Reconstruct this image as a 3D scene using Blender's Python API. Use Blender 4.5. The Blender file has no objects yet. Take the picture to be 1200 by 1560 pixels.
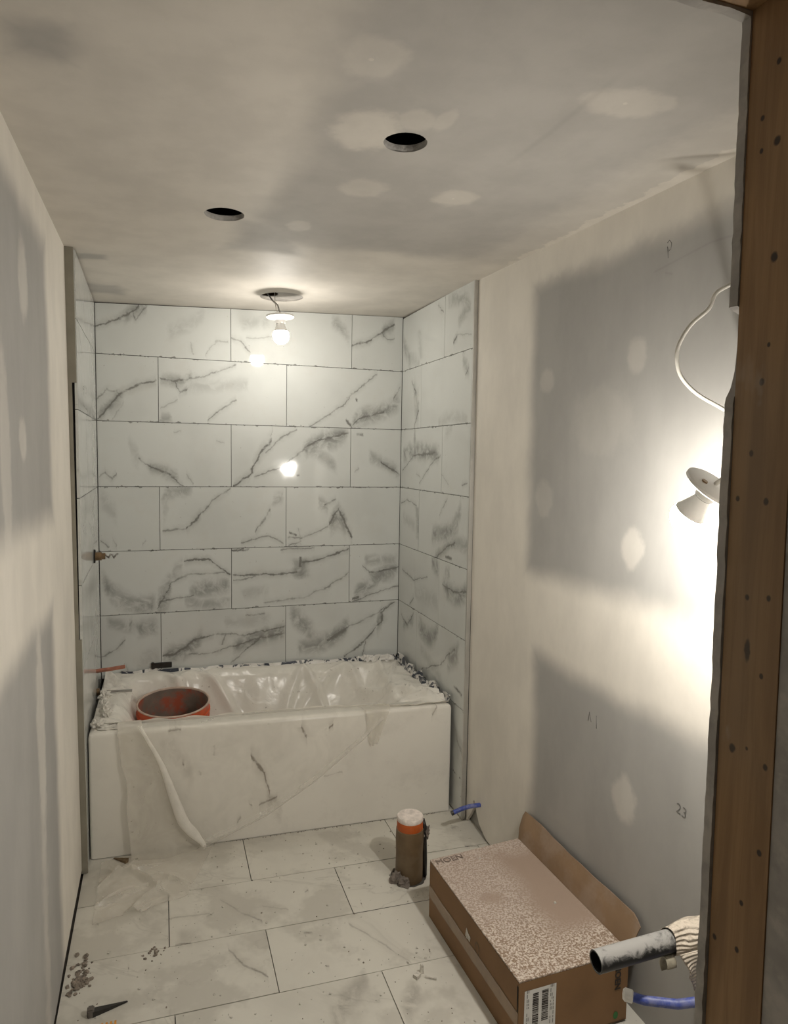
import bpy, bmesh, math, random
from mathutils import Vector, Matrix, noise as mnoise

random.seed(7)
SC = bpy.context.scene
COL = SC.collection

# ------------------------------------------------------------------ camera
cam_d = bpy.data.cameras.new('camera')
cam_d.sensor_fit = 'HORIZONTAL'
cam_d.sensor_width = 36.0
cam_d.lens = 36.0 * 1033.8526 / 1200.0
cam_d.clip_start = 0.02
cam = bpy.data.objects.new('camera', cam_d)
COL.objects.link(cam)
_F = Vector((0.32342654, 0.94277309, -0.08108129))
_R = Vector((0.94619652, -0.32315624, 0.01679867))
_U = Vector((0.01036459, 0.08215197, 0.99656592))
_m = Matrix((_R, _U, -_F)).transposed().to_4x4()
_m.translation = Vector((0.2831, -3.4575, 1.6145))
cam.matrix_world = _m
SC.camera = cam

# ------------------------------------------------------------------ world and exposure
W = bpy.data.worlds.new('hall_dimness')
SC.world = W
W.use_nodes = True
W.node_tree.nodes['Background'].inputs[0].default_value = (1.0, 0.86, 0.70, 1)
W.node_tree.nodes['Background'].inputs[1].default_value = 0.035
SC.view_settings.view_transform = 'Standard'
SC.view_settings.look = 'None'
SC.view_settings.gamma = 1.0
SC.view_settings.use_curve_mapping = False
SC.view_settings.exposure = 0.0
SC.cycles.adaptive_threshold = 0.02

BULB_COLOR = (1.0, 0.95, 0.868)
BULB_CEILING = 158.0      # emission strength of the lit dome over the bath
BULB_WALL = 780.0         # emission strength of the lit dome by the right wall


def floor_z(x):
    return 0.081 - 0.0265 * x


def ceil_z(x, y=0.0):
    return 2.302 + 0.0335 * x + 0.0095 * x * y


def wl_x(z):
    return -0.019 + 0.014 * (1 - z / 2.3)


def wr_x(z, y=-2.1):
    return 1.5253 + 0.0231 * (-y - 0.87) - 0.0031 * z


VEIN_KIND = {'d': (0.007, 0.8), 'm': (0.006, 0.5), 'f': (0.005, 0.28), 'c': (0.048, 0.42), 'C': (0.066, 0.60), 'F': (0.05, 0.22), 'k': (0.011, 0.95)}
BACK_VEINS = {
 'b11': [('d',0,[(-0.008,2.188),(0.053,2.21),(0.119,2.245),(0.163,2.273),(0.196,2.306)]),('m',0,[(0.162,2.268),(0.176,2.239),(0.206,2.272),(0.23,2.294)]),('F',0,[(0.312,2.184),(0.432,2.239),(0.493,2.291)]),('f',0,[(0.492,2.088),(0.538,2.159),(0.595,2.165)]),('f',1,[(0.431,2.089),(0.421,2.151)]),('c',0,[(0.119,2.235),(0.177,2.285),(0.235,2.305)])],
 'b12': [('m',0,[(0.606,2.18),(0.658,2.167),(0.706,2.118)]),('f',0,[(0.68,2.18),(0.787,2.196),(0.874,2.193)]),('c',0,[(1.109,2.309),(1.155,2.279),(1.214,2.217)]),('F',0,[(0.648,2.251),(0.808,2.274)])],
 'b13': [('d',0,[(1.22,2.181),(1.308,2.213),(1.386,2.263),(1.458,2.312)]),('m',0,[(1.386,2.263),(1.423,2.226),(1.459,2.24)]),('c',0,[(1.38,2.263),(1.464,2.309)])],
 'b21': [('d',0,[(0.002,1.761),(0.056,1.834),(0.095,1.881),(0.172,1.926),(0.265,1.956)]),('m',0,[(0.003,1.857),(0.048,1.904),(0.086,1.901),(0.105,1.877)]),('f',0,[(0.065,1.768),(0.123,1.847)]),('c',0,[(0.002,1.782),(0.095,1.866),(0.124,1.893)])],
 'b22': [('m',0,[(0.27,1.968),(0.344,1.96),(0.43,1.975),(0.553,2.013),(0.642,2.055)]),('c',0,[(0.27,1.966),(0.349,1.96),(0.43,1.985)]),('m',0,[(0.344,1.96),(0.369,1.904),(0.409,1.922)]),('F',0,[(0.379,1.931),(0.47,1.94),(0.701,1.962)]),('m',0,[(0.5,1.775),(0.563,1.833),(0.637,1.884)]),('f',0,[(0.278,1.822),(0.359,1.872)]),('c',0,[(0.273,1.775),(0.333,1.778)])],
 'b23': [('m',0,[(0.993,1.756),(1.09,1.814),(1.183,1.88),(1.217,1.926),(1.288,1.986),(1.365,2.052)]),('C',0,[(1.225,1.779),(1.266,1.815),(1.386,1.848),(1.498,1.904)]),('m',0,[(1.231,1.774),(1.266,1.809),(1.411,1.854)]),('m',0,[(1.456,1.919),(1.497,1.987)]),('k',0,[(1.246,1.912),(1.258,1.912)]),('k',0,[(1.193,1.801),(1.231,1.77)])],
 'b31': [('F',0,[(0.135,1.648),(0.187,1.581)]),('m',0,[(0.178,1.586),(0.236,1.545),(0.325,1.509),(0.385,1.454)]),('c',0,[(0.216,1.55),(0.325,1.515),(0.365,1.489)]),('f',0,[(0.396,1.515),(0.432,1.462)]),('m',0,[(0.008,1.497),(0.032,1.518),(0.06,1.487),(0.08,1.513)]),('f',0,[(0.337,1.715),(0.377,1.721)]),('f',0,[(0.536,1.683),(0.583,1.668)])],
 'b32': [('d',0,[(0.62,1.452),(0.7,1.507),(0.717,1.545)]),('k',1,[(0.709,1.518),(0.718,1.551)]),('d',0,[(0.713,1.545),(0.755,1.623),(0.809,1.689),(0.815,1.744)]),('m',0,[(0.782,1.623),(0.842,1.69),(0.942,1.748)]),('m',0,[(0.722,1.501),(0.81,1.535),(0.898,1.558)]),('m',0,[(0.854,1.547),(0.966,1.637),(1.045,1.695),(1.214,1.733)]),('C',0,[(0.966,1.632),(1.045,1.684),(1.214,1.728)]),('c',0,[(0.988,1.649),(1.08,1.606),(1.157,1.544)]),('C',0,[(1.091,1.674),(1.161,1.698)]),('k',0,[(0.939,1.512),(0.957,1.512)])],
 'b33': [('c',0,[(1.317,1.621),(1.415,1.576),(1.497,1.524)]),('m',0,[(1.39,1.587),(1.497,1.518)]),('k',0,[(1.249,1.729),(1.291,1.722)]),('f',0,[(1.24,1.528),(1.27,1.551)])],
 'b41': [('F',0,[(0.007,1.404),(0.087,1.311)]),('m',0,[(0.001,1.198),(0.046,1.16)]),('f',0,[(0.056,1.207),(0.084,1.159)]),('f',0,[(0.192,1.172),(0.212,1.193)])],
 'b42': [('m',0,[(0.277,1.234),(0.394,1.245),(0.456,1.311),(0.519,1.381),(0.615,1.448)]),('d',0,[(0.394,1.245),(0.425,1.279),(0.467,1.322)]),('c',0,[(0.279,1.372),(0.314,1.419),(0.426,1.444)]),('F',0,[(0.283,1.34),(0.314,1.414)]),('m',0,[(0.728,1.219),(0.777,1.291),(0.81,1.341)]),('c',0,[(0.81,1.38),(0.877,1.402)]),('m',0,[(0.657,1.171),(0.799,1.201),(0.878,1.165)])],
 'b43': [('m',0,[(0.891,1.193),(0.968,1.192),(1.107,1.246)]),('d',0,[(1.107,1.246),(1.159,1.338),(1.196,1.256),(1.241,1.183)]),('C',0,[(1.113,1.24),(1.16,1.291),(1.208,1.239)]),('m',0,[(1.083,1.355),(1.147,1.39)]),('m',0,[(0.891,1.148),(0.968,1.174)]),('f',1,[(0.963,1.152),(0.951,1.243)]),('k',0,[(0.894,1.221),(0.94,1.204)]),('c',0,[(1.048,1.379),(1.106,1.344)])],
 'b51': [('m',0,[(0.25,0.846),(0.299,0.921),(0.325,0.985),(0.403,1.02),(0.581,1.023)]),('C',0,[(0.253,0.853),(0.299,0.921),(0.33,0.974)]),('d',0,[(0.383,1.089),(0.434,1.093),(0.507,1.089),(0.539,1.058),(0.613,1.006)]),('C',0,[(0.005,1.015),(0.081,0.921),(0.178,0.873),(0.258,0.88)]),('m',0,[(0.269,0.888),(0.34,0.903),(0.428,0.911)]),('C',0,[(0.402,0.938),(0.486,0.945),(0.608,0.961)]),('c',0,[(0.321,1.018),(0.382,1.069)]),('c',0,[(0.381,0.884),(0.485,0.867),(0.608,0.866)])],
 'b52': [('d',0,[(0.616,1.008),(0.722,1.003),(0.867,1.001),(0.946,1.015)]),('m',0,[(0.616,0.978),(0.667,0.981),(0.733,0.998)]),('d',0,[(0.969,1.058),(1.085,1.079),(1.221,1.124)]),('m',0,[(0.766,0.863),(0.982,0.872),(1.11,0.927),(1.226,1.002)]),('C',1,[(0.967,0.968),(0.955,1.089)]),('k',1,[(0.965,1.037),(0.957,1.095)]),('k',0,[(0.592,1.134),(0.7,1.136)]),('F',0,[(0.646,0.903),(0.811,0.918)]),('m',0,[(0.855,1.126),(0.878,1.131),(1.038,1.132)])],
 'b53': [('C',0,[(1.242,0.861),(1.327,0.917),(1.376,0.962),(1.5,1.005)]),('C',0,[(1.254,0.879),(1.303,0.906),(1.351,0.927)]),('m',0,[(1.289,1.037),(1.338,0.988),(1.506,1.017)]),('m',0,[(1.233,0.832),(1.352,0.874),(1.502,0.915)]),('c',0,[(1.3,1.06),(1.499,1.054)]),('k',0,[(1.236,0.85),(1.279,0.859)])],
 'b61': [('c',0,[(0.021,0.808),(0.108,0.781),(0.207,0.753)]),('m',0,[(0.003,0.633),(0.057,0.661),(0.112,0.711)]),('f',0,[(0.105,0.587),(0.124,0.542)]),('m',0,[(0.128,0.78),(0.143,0.8)]),('C',0,[(0.157,0.756),(0.267,0.771)]),('F',0,[(0.154,0.561),(0.215,0.622),(0.271,0.628)])],
 'b62': [('d',0,[(0.278,0.617),(0.337,0.625),(0.421,0.683),(0.527,0.711)]),('m',0,[(0.527,0.711),(0.678,0.696),(0.885,0.73)]),('m',0,[(0.4,0.616),(0.484,0.613),(0.591,0.637),(0.722,0.667),(0.885,0.693)]),('C',0,[(0.281,0.616),(0.379,0.636),(0.474,0.707)]),('C',0,[(0.612,0.635),(0.744,0.676),(0.885,0.701)]),('m',0,[(0.607,0.554),(0.7,0.628),(0.755,0.676)]),('m',1,[(0.559,0.65),(0.58,0.705)]),('m',0,[(0.678,0.8),(0.778,0.8)]),('F',0,[(0.57,0.762),(0.811,0.769)])],
 'b63': [('c',0,[(0.948,0.784),(1.018,0.674),(1.101,0.639),(1.232,0.707)]),('C',0,[(0.995,0.606),(1.101,0.633),(1.232,0.719)]),('m',0,[(1.101,0.633),(1.232,0.707),(1.379,0.764),(1.484,0.831)]),('d',0,[(1.198,0.54),(1.294,0.601),(1.38,0.691)]),('d',1,[(1.374,0.692),(1.411,0.72),(1.41,0.768),(1.484,0.831)]),('m',1,[(1.301,0.543),(1.319,0.617),(1.343,0.658)]),('C',0,[(0.937,0.598),(0.995,0.611),(1.054,0.601)]),('c',0,[(1.38,0.697),(1.416,0.756)]),('C',0,[(0.902,0.798),(0.971,0.736),(1.041,0.661)])],
}
RIGHT_VEINS = {
 'r11': [('F',0,[(-0.003,2.238),(0.069,2.16),(0.265,2.069)]),('F',1,[(0.279,2.094),(0.24,2.254)]),('m',0,[(0.477,2.323),(0.55,2.268)]),('c',0,[(-0.002,2.227),(0.139,2.084)])],
 'r12': [('c',0,[(0.592,2.31),(0.677,2.306),(0.835,2.26)]),('d',0,[(0.664,2.114),(0.71,2.142)]),('f',0,[(0.686,2.15),(0.853,2.132)]),('c',0,[(0.706,2.203),(0.846,2.249)])],
 'r21': [('c',0,[(0.173,2.052),(0.178,1.958),(0.263,1.843)]),('m',0,[(0.189,1.758),(0.262,1.853)]),('m',0,[(0.144,2.005),(0.211,1.933)])],
 'r22': [('c',0,[(0.766,2.041),(0.842,1.972)]),('m',0,[(0.799,1.959),(0.83,1.992)]),('F',0,[(0.509,1.768),(0.635,1.792),(0.843,1.773)])],
 'r31': [('m',0,[(0.02,1.536),(0.197,1.625),(0.489,1.636)]),('m',0,[(0.282,1.483),(0.437,1.584),(0.556,1.626)]),('C',0,[(0.03,1.624),(0.227,1.647),(0.543,1.626)]),('c',0,[(0.19,1.736),(0.226,1.669)]),('f',0,[(0.233,1.536),(0.296,1.516)])],
 'r32': [('F',0,[(0.589,1.725),(0.686,1.751)]),('f',0,[(0.561,1.545),(0.652,1.494)]),('m',0,[(0.793,1.5),(0.848,1.507)])],
 'r41': [('m',0,[(0.015,1.365),(0.111,1.389),(0.258,1.371)]),('c',1,[(0.289,1.197),(0.258,1.371)]),('F',0,[(0.047,1.297),(0.248,1.259)])],
 'r42': [('c',0,[(0.504,1.14),(0.62,1.197),(0.739,1.242),(0.875,1.245)]),('m',0,[(0.491,1.127),(0.62,1.197),(0.739,1.244)]),('C',0,[(0.457,1.244),(0.689,1.29),(0.781,1.334)]),('m',0,[(0.546,1.346),(0.644,1.429)]),('c',0,[(0.712,1.298),(0.799,1.402)]),('k',0,[(0.634,1.161),(0.708,1.168)])],
 'r51': [('m',0,[(0.048,1.013),(0.231,0.986),(0.426,1.034)]),('m',0,[(0.174,0.843),(0.236,0.896)]),('F',0,[(0.225,1.11),(0.266,0.936),(0.557,0.93)]),('C',0,[(0.464,1.123),(0.56,1.096)])],
 'r52': [('C',0,[(0.608,1.043),(0.73,1.006),(0.876,1.05)]),('c',0,[(0.627,1.077),(0.699,1.109)]),('m',0,[(0.603,1.032),(0.729,1.021),(0.876,1.047)])],
 'r61': [('m',0,[(0.04,0.766),(0.146,0.731),(0.241,0.817)]),('c',0,[(0.078,0.72),(0.243,0.772)])],
 'r62': [('C',0,[(0.306,0.775),(0.457,0.742),(0.576,0.83)]),('m',0,[(0.364,0.561),(0.52,0.62),(0.599,0.649)]),('m',0,[(0.599,0.649),(0.697,0.729),(0.767,0.769)]),('C',0,[(0.675,0.682),(0.814,0.772)]),('F',0,[(0.343,0.661),(0.629,0.585)]),('k',0,[(0.758,0.602),(0.848,0.588)])],
}
APRON_MARKS = [('d',0,[(0.61,0.408),(0.657,0.343),(0.688,0.242)]),('c',0,[(0.671,0.221),(0.738,0.155)]),('m',0,[(0.644,0.198),(0.72,0.223)]),('d',0,[(0.813,0.512),(0.84,0.457)]),('f',1,[(0.471,0.427),(0.468,0.476)]),('d',1,[(0.836,0.458),(0.816,0.509)]),('d',0,[(0.928,0.484),(0.951,0.505)]),('m',0,[(0.298,0.549),(0.347,0.544)]),('m',0,[(0.35,0.416),(0.358,0.406)]),('f',1,[(0.415,0.354),(0.409,0.377)]),('F',0,[(0.258,0.511),(0.338,0.44),(0.394,0.344)]),('f',0,[(0.911,0.284),(0.995,0.291)]),('m',0,[(0.553,0.139),(0.57,0.163)]),('m',0,[(0.601,0.209),(0.618,0.202)]),('m',0,[(1.388,0.49),(1.418,0.526)])]
FLOOR_VEINS = [('m',0,[(0.464,-1.146),(0.522,-1.233),(0.586,-1.297)]),('m',0,[(0.463,-1.4),(0.508,-1.48),(0.568,-1.547)]),('c',0,[(0.706,-1.763),(0.773,-1.696),(0.857,-1.625)]),('c',0,[(0.904,-1.797),(0.951,-1.738),(0.994,-1.699)]),('f',0,[(0.857,-1.383),(0.931,-1.49),(0.999,-1.609)]),('f',0,[(0.408,-1.225),(0.437,-1.21)]),('m',0,[(0.062,-1.152),(0.077,-1.178)]),('f',0,[(0.283,-1.202),(0.423,-1.212)]),('f',0,[(0.597,-1.219),(0.68,-1.265)]),('F',0,[(0.309,-1.295),(0.402,-1.321)]),('k',0,[(0.706,-1.39),(0.737,-1.394)]),('m',0,[(0.74,-1.55),(0.753,-1.553)]),('m',0,[(0.749,-1.186),(0.767,-1.172)]),('d',0,[(0.928,-1.295),(0.932,-1.296)]),('d',0,[(0.983,-1.604),(0.99,-1.606)]),('d',0,[(1.07,-1.57),(1.075,-1.569)]),('m',0,[(0.109,-1.308),(0.121,-1.311)]),('d',0,[(0.173,-1.398),(0.177,-1.399)]),('m',0,[(0.308,-1.336),(0.361,-1.341)]),('f',0,[(1.436,-0.915),(1.455,-0.929)]),('m',0,[(1.433,-0.923),(1.465,-0.913)]),('f',0,[(1.255,-1.068),(1.341,-1.067)]),('m',0,[(1.431,-1.059),(1.484,-1.081)])]

# ------------------------------------------------------------------ material helpers
class NT:
    def __init__(self, name):
        self.m = bpy.data.materials.new(name)
        self.m.use_nodes = True
        self.t = self.m.node_tree
        self.t.nodes.clear()
        self.out = self.t.nodes.new('ShaderNodeOutputMaterial')

    def put(self, sock, v):
        if v is None:
            return
        if isinstance(v, bpy.types.NodeSocket):
            self.t.links.new(v, sock)
        elif isinstance(v, (tuple, list)) and len(v) == 3 and sock.type == 'RGBA':
            sock.default_value = (*v, 1)
        else:
            sock.default_value = v

    def math(self, op, a, b=None, c=None, clamp=False):
        n = self.t.nodes.new('ShaderNodeMath')
        n.operation = op
        n.use_clamp = clamp
        self.put(n.inputs[0], a)
        self.put(n.inputs[1], b)
        self.put(n.inputs[2], c)
        return n.outputs[0]

    def mapr(self, v, a, b, c=0.0, d=1.0, smooth=True):
        n = self.t.nodes.new('ShaderNodeMapRange')
        n.interpolation_type = 'SMOOTHSTEP' if smooth else 'LINEAR'
        n.clamp = True
        for i, x in enumerate((v, a, b, c, d)):
            self.put(n.inputs[i], x)
        return n.outputs[0]

    def noise(self, vec, scale, detail=3.0, rough=0.5, dist=0.0):
        n = self.t.nodes.new('ShaderNodeTexNoise')
        self.put(n.inputs['Vector'], vec)
        n.inputs['Scale'].default_value = scale
        n.inputs['Detail'].default_value = detail
        n.inputs['Roughness'].default_value = rough
        n.inputs['Distortion'].default_value = dist
        return n.outputs

    def mix(self, f, a, b, blend='MIX'):
        n = self.t.nodes.new('ShaderNodeMix')
        n.data_type = 'RGBA'
        n.blend_type = blend
        self.put(n.inputs[0], f)
        self.put(n.inputs[6], a)
        self.put(n.inputs[7], b)
        return n.outputs[2]

    def pos(self):
        g = self.t.nodes.new('ShaderNodeNewGeometry')
        return g.outputs['Position']

    def sep(self, v):
        n = self.t.nodes.new('ShaderNodeSeparateXYZ')
        self.put(n.inputs[0], v)
        return n.outputs

    def comb(self, x, y, z):
        n = self.t.nodes.new('ShaderNodeCombineXYZ')
        for i, k in enumerate((x, y, z)):
            self.put(n.inputs[i], k)
        return n.outputs[0]

    def bump(self, h, strength=0.2, dist=0.01):
        n = self.t.nodes.new('ShaderNodeBump')
        n.inputs['Strength'].default_value = strength
        n.inputs['Distance'].default_value = dist
        self.put(n.inputs['Height'], h)
        return n.outputs[0]

    def bsdf(self, color, rough=0.5, normal=None, **kw):
        n = self.t.nodes.new('ShaderNodeBsdfPrincipled')
        self.put(n.inputs['Base Color'], color)
        self.put(n.inputs['Roughness'], rough)
        if normal is not None:
            self.put(n.inputs['Normal'], normal)
        for k, v in kw.items():
            self.put(n.inputs[k.replace('_', ' ')], v)
        return n.outputs[0]

    def done(self, shader):
        self.t.links.new(shader, self.out.inputs[0])
        return self.m

    # --- masks
    def vein(self, u, v, rec):
        kind, mode, pts = rec
        wid, dark = VEIN_KIND[kind]
        a, b = (u, v) if mode == 0 else (v, u)
        P = [(p[0], p[1]) if mode == 0 else (p[1], p[0]) for p in pts]
        a0, a1 = P[0][0], P[-1][0]
        bs = [p[1] for p in P]
        lo, hi = min(bs) - 0.002, max(bs) + 0.002
        t = self.mapr(a, a0, a1, 0, 1, smooth=False)
        n = self.t.nodes.new('ShaderNodeFloatCurve')
        cu = n.mapping.curves[0]
        norm = [((p[0] - a0) / (a1 - a0), (p[1] - lo) / (hi - lo)) for p in P]
        cu.points[0].location = norm[0]
        cu.points[1].location = norm[-1]
        for q in norm[1:-1]:
            cu.points.new(*q)
        for q in cu.points:
            q.handle_type = 'AUTO_CLAMPED' if kind in 'cCF' else 'VECTOR'
        n.mapping.update()
        self.put(n.inputs[1], t)
        tgt = self.math('MULTIPLY_ADD', n.outputs[0], hi - lo, lo)
        d = self.math('ABSOLUTE', self.math('SUBTRACT', b, tgt))
        L = sum(math.hypot(P[i + 1][0] - P[i][0], P[i + 1][1] - P[i][1]) for i in range(len(P) - 1))
        c = max(0.35, (a1 - a0) / max(L, 1e-4))
        i = self.mapr(d, 0.0, wid / c, dark, 0.0)
        if kind in 'dmf':
            i = self.math('ADD', i, self.mapr(d, 0.0, 4.5 * wid / c, dark * 0.30, 0.0))
        k = min(40.0, max(6.0, 3.0 * (a1 - a0) / max(wid, 0.004)))
        tt = self.math('MULTIPLY', self.math('MULTIPLY', t, self.math('SUBTRACT', 1.0, t)), k, clamp=True)
        return self.math('MULTIPLY', i, tt)

    def box(self, a, b, ca, cb, ha, hb, soft, wob=None, amp=0.0):
        da = self.math('SUBTRACT', self.math('ABSOLUTE', self.math('SUBTRACT', a, ca)), ha)
        db = self.math('SUBTRACT', self.math('ABSOLUTE', self.math('SUBTRACT', b, cb)), hb)
        d = self.math('MAXIMUM', da, db)
        if wob is not None:
            d = self.math('ADD', d, self.math('MULTIPLY', self.math('SUBTRACT', wob, 0.5), amp))
        return self.mapr(d, -soft, soft, 1.0, 0.0)

    def ell(self, a, b, e, wob=None, amp=0.8, edge=0.5):
        ca, cb, ra, rb = e
        x = self.math('DIVIDE', self.math('SUBTRACT', a, ca), ra)
        y = self.math('DIVIDE', self.math('SUBTRACT', b, cb), rb)
        d = self.math('SQRT', self.math('ADD', self.math('MULTIPLY', x, x), self.math('MULTIPLY', y, y)))
        if wob is not None:
            d = self.math('ADD', d, self.math('MULTIPLY', self.math('SUBTRACT', wob, 0.5), amp))
        return self.mapr(d, 1.0 - edge, 1.0 + edge * 0.4, 1.0, 0.0)


def simple(name, color, rough=0.6, var=0.12, scale=30, bump=0.0, dust=0.0, dustcol=(0.62, 0.58, 0.52), **kw):
    t = NT(name)
    p = t.pos()
    n = t.noise(p, scale, 4)[0]
    f = t.mapr(n, 0.3, 0.7, 1 - var, 1 + var, smooth=False)
    c = t.mix(1.0, color, t.comb(f, f, f), 'MULTIPLY')
    if dust:
        dn = t.noise(p, scale * 0.6, 5, 0.65)[0]
        c = t.mix(t.mapr(dn, 0.45, 0.62, 0, dust), c, dustcol)
    nb = t.bump(t.noise(p, scale * 3, 3)[0], bump, 0.004) if bump else None
    return t.done(t.bsdf(c, rough, nb, **kw))


def marble(name, plane, veins, base=(0.655, 0.67, 0.645), col=(0.215, 0.215, 0.20), gen=0.0, dust=0.15,
           rough=0.05, stain=0.0, seed=0.0, warp=1.0, joints=True):
    """glazed porcelain with the tile's own grey veins as curves in wall coordinates"""
    t = NT(name)
    p = t.pos()
    x, y, z = t.sep(p)
    u, v = {'back': (x, z), 'right': (t.math('MULTIPLY', y, -1.0), z), 'left': (y, z), 'floor': (x, y)}[plane]
    uv = t.comb(u, v, seed)
    n1 = t.sep(t.noise(uv, 16, 3, 0.6)[1])
    n2 = t.sep(t.noise(uv, 70, 2, 0.6)[1])
    off = lambda i: t.math('ADD', t.math('MULTIPLY', t.math('SUBTRACT', n1[i], 0.5), 0.030 * warp),
                           t.math('MULTIPLY', t.math('SUBTRACT', n2[i], 0.5), 0.012 * warp))
    du, dv = t.math('ADD', u, off(0)), t.math('ADD', v, off(1))
    thin = t.mapr(t.noise(uv, 22, 3, 0.6)[0], 0.30, 0.58, 0.45, 1.2)
    cl = t.mapr(t.noise(uv, 15, 6, 0.68, 0.9)[0], 0.32, 0.60, 0.22, 1.25)
    acc_t, acc_c = None, None
    for r in veins:
        s = t.vein(du, dv, r)
        if r[0] in 'cCF':
            acc_c = s if acc_c is None else t.math('MAXIMUM', acc_c, s)
        else:
            acc_t = s if acc_t is None else t.math('MAXIMUM', acc_t, s)
    tot = t.math('MULTIPLY', t.mapr(t.noise(uv, 3.2, 3, 0.5)[0], 0.45, 0.75, 0, 0.12), 1.0)
    if acc_c is not None:
        tot = t.math('ADD', tot, t.math('MULTIPLY', acc_c, cl))
    if acc_t is not None:
        tot = t.math('ADD', tot, t.math('MULTIPLY', acc_t, thin))
    if gen:
        w = t.sep(t.noise(t.comb(t.math('ADD', u, t.math('MULTIPLY', v, 0.7)), v, seed + 4.0), 2.6, 5, 0.6, 0.8)[1])
        ridge = t.math('ABSOLUTE', t.math('SUBTRACT', w[0], 0.5))
        g1 = t.math('MULTIPLY', t.mapr(ridge, 0.0, 0.016, 1, 0), t.mapr(w[1], 0.45, 0.6, 0, 1))
        g2 = t.math('MULTIPLY', t.mapr(ridge, 0.0, 0.09, 0.5, 0), t.mapr(w[2], 0.42, 0.62, 0, 1))
        tot = t.math('ADD', tot, t.math('MULTIPLY', t.math('ADD', g1, g2), gen))
    if joints and plane != 'floor':
        # ragged thinset left in and beside the joints
        jd = t.math('PINGPONG', t.math('SUBTRACT', v, 0.8355), 0.154)
        jn = t.noise(uv, 34, 4, 0.7)[0]
        jm = t.math('SUBTRACT', t.math('MULTIPLY', t.mapr(jd, 0.0, 0.016, 1, 0), 0.22), t.math('SUBTRACT', 0.76, jn))
        tot = t.math('MAXIMUM', tot, t.mapr(jm, 0.0, 0.05, 0, 0.85))
    tot = t.math('MINIMUM', tot, 1.0)
    c = t.mix(tot, base, col)
    # thinset haze and specks left on the face
    dn = t.noise(uv, 7.0, 6, 0.7)[0]
    c = t.mix(t.mapr(dn, 0.5, 0.72, 0, dust), c, (0.60, 0.57, 0.51))
    sp = t.mapr(t.noise(uv, 55, 3, 0.6)[0], 0.71, 0.76, 0, 0.55)
    c = t.mix(sp, c, (0.25, 0.23, 0.20))
    if stain:
        sn = t.noise(uv, 3.4, 5, 0.62)[0]
        c = t.mix(t.mapr(sn, 0.50, 0.60, 0, stain), c, (0.47, 0.445, 0.39))
    rr = t.mapr(t.noise(uv, 9, 4, 0.6)[0], 0.35, 0.75, rough, rough + 0.05)
    nb = t.bump(t.noise(uv, 5, 2)[0], 0.06, 0.01)
    return t.done(t.bsdf(c, rr, nb, Specular_IOR_Level=0.36))


def drywall(name, ab, paper, mud, boxes, ells, mud_boxes=(), lines=(), wav=0.07):
    """grey board paper, with pale joint compound over seams, corners and screw heads"""
    t = NT(name)
    p = t.pos()
    xyz = t.sep(p)
    a, b = xyz[ab[0]], xyz[ab[1]]
    w = t.noise(p, 4.5, 4, 0.55)[0]
    w2 = t.noise(p, 16, 4, 0.6)[0]
    g = None
    for (ca, cb, ha, hb, s) in boxes:
        m = t.box(a, b, ca, cb, ha, hb, s, w, wav)
        g = m if g is None else t.math('MAXIMUM', g, m)
    if g is None:
        g = 0.0
    thin = 0.0
    for e in ells:
        st = e[4] if len(e) > 4 else 0.7
        thin = t.math('MAXIMUM', thin, t.math('MULTIPLY', t.ell(a, b, e[:4], w2, 0.9, 0.35), st))
    for (ca, cb, ha, hb, s, st) in mud_boxes:
        thin = t.math('MAXIMUM', thin, t.math('MULTIPLY', t.box(a, b, ca, cb, ha, hb, s, w2, 0.10), st))
    g = t.math('MULTIPLY', g, t.math('SUBTRACT', 1.0, thin))
    streak = t.mapr(t.noise(t.comb(xyz[0], t.math('MULTIPLY', xyz[1], 1.0), t.math('MULTIPLY', xyz[2], 0.5)), 6, 5, 0.6)[0], 0.3, 0.7, 0.93, 1.05)
    c = t.mix(g, mud, paper)
    c = t.mix(1.0, c, t.comb(streak, streak, streak), 'MULTIPLY')
    for r in lines:
        c = t.mix(t.math('MULTIPLY', t.vein(a, b, r), 0.45), c, (0.16, 0.15, 0.14))
    h = t.math('ADD', t.math('MULTIPLY', g, -0.15), t.math('MULTIPLY', t.noise(p, 40, 3)[0], 0.12))
    nb = t.bump(h, 0.10, 0.01)
    return t.done(t.bsdf(c, t.mapr(g, 0, 1, 0.62, 0.72), nb, Specular_IOR_Level=0.3))


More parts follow.
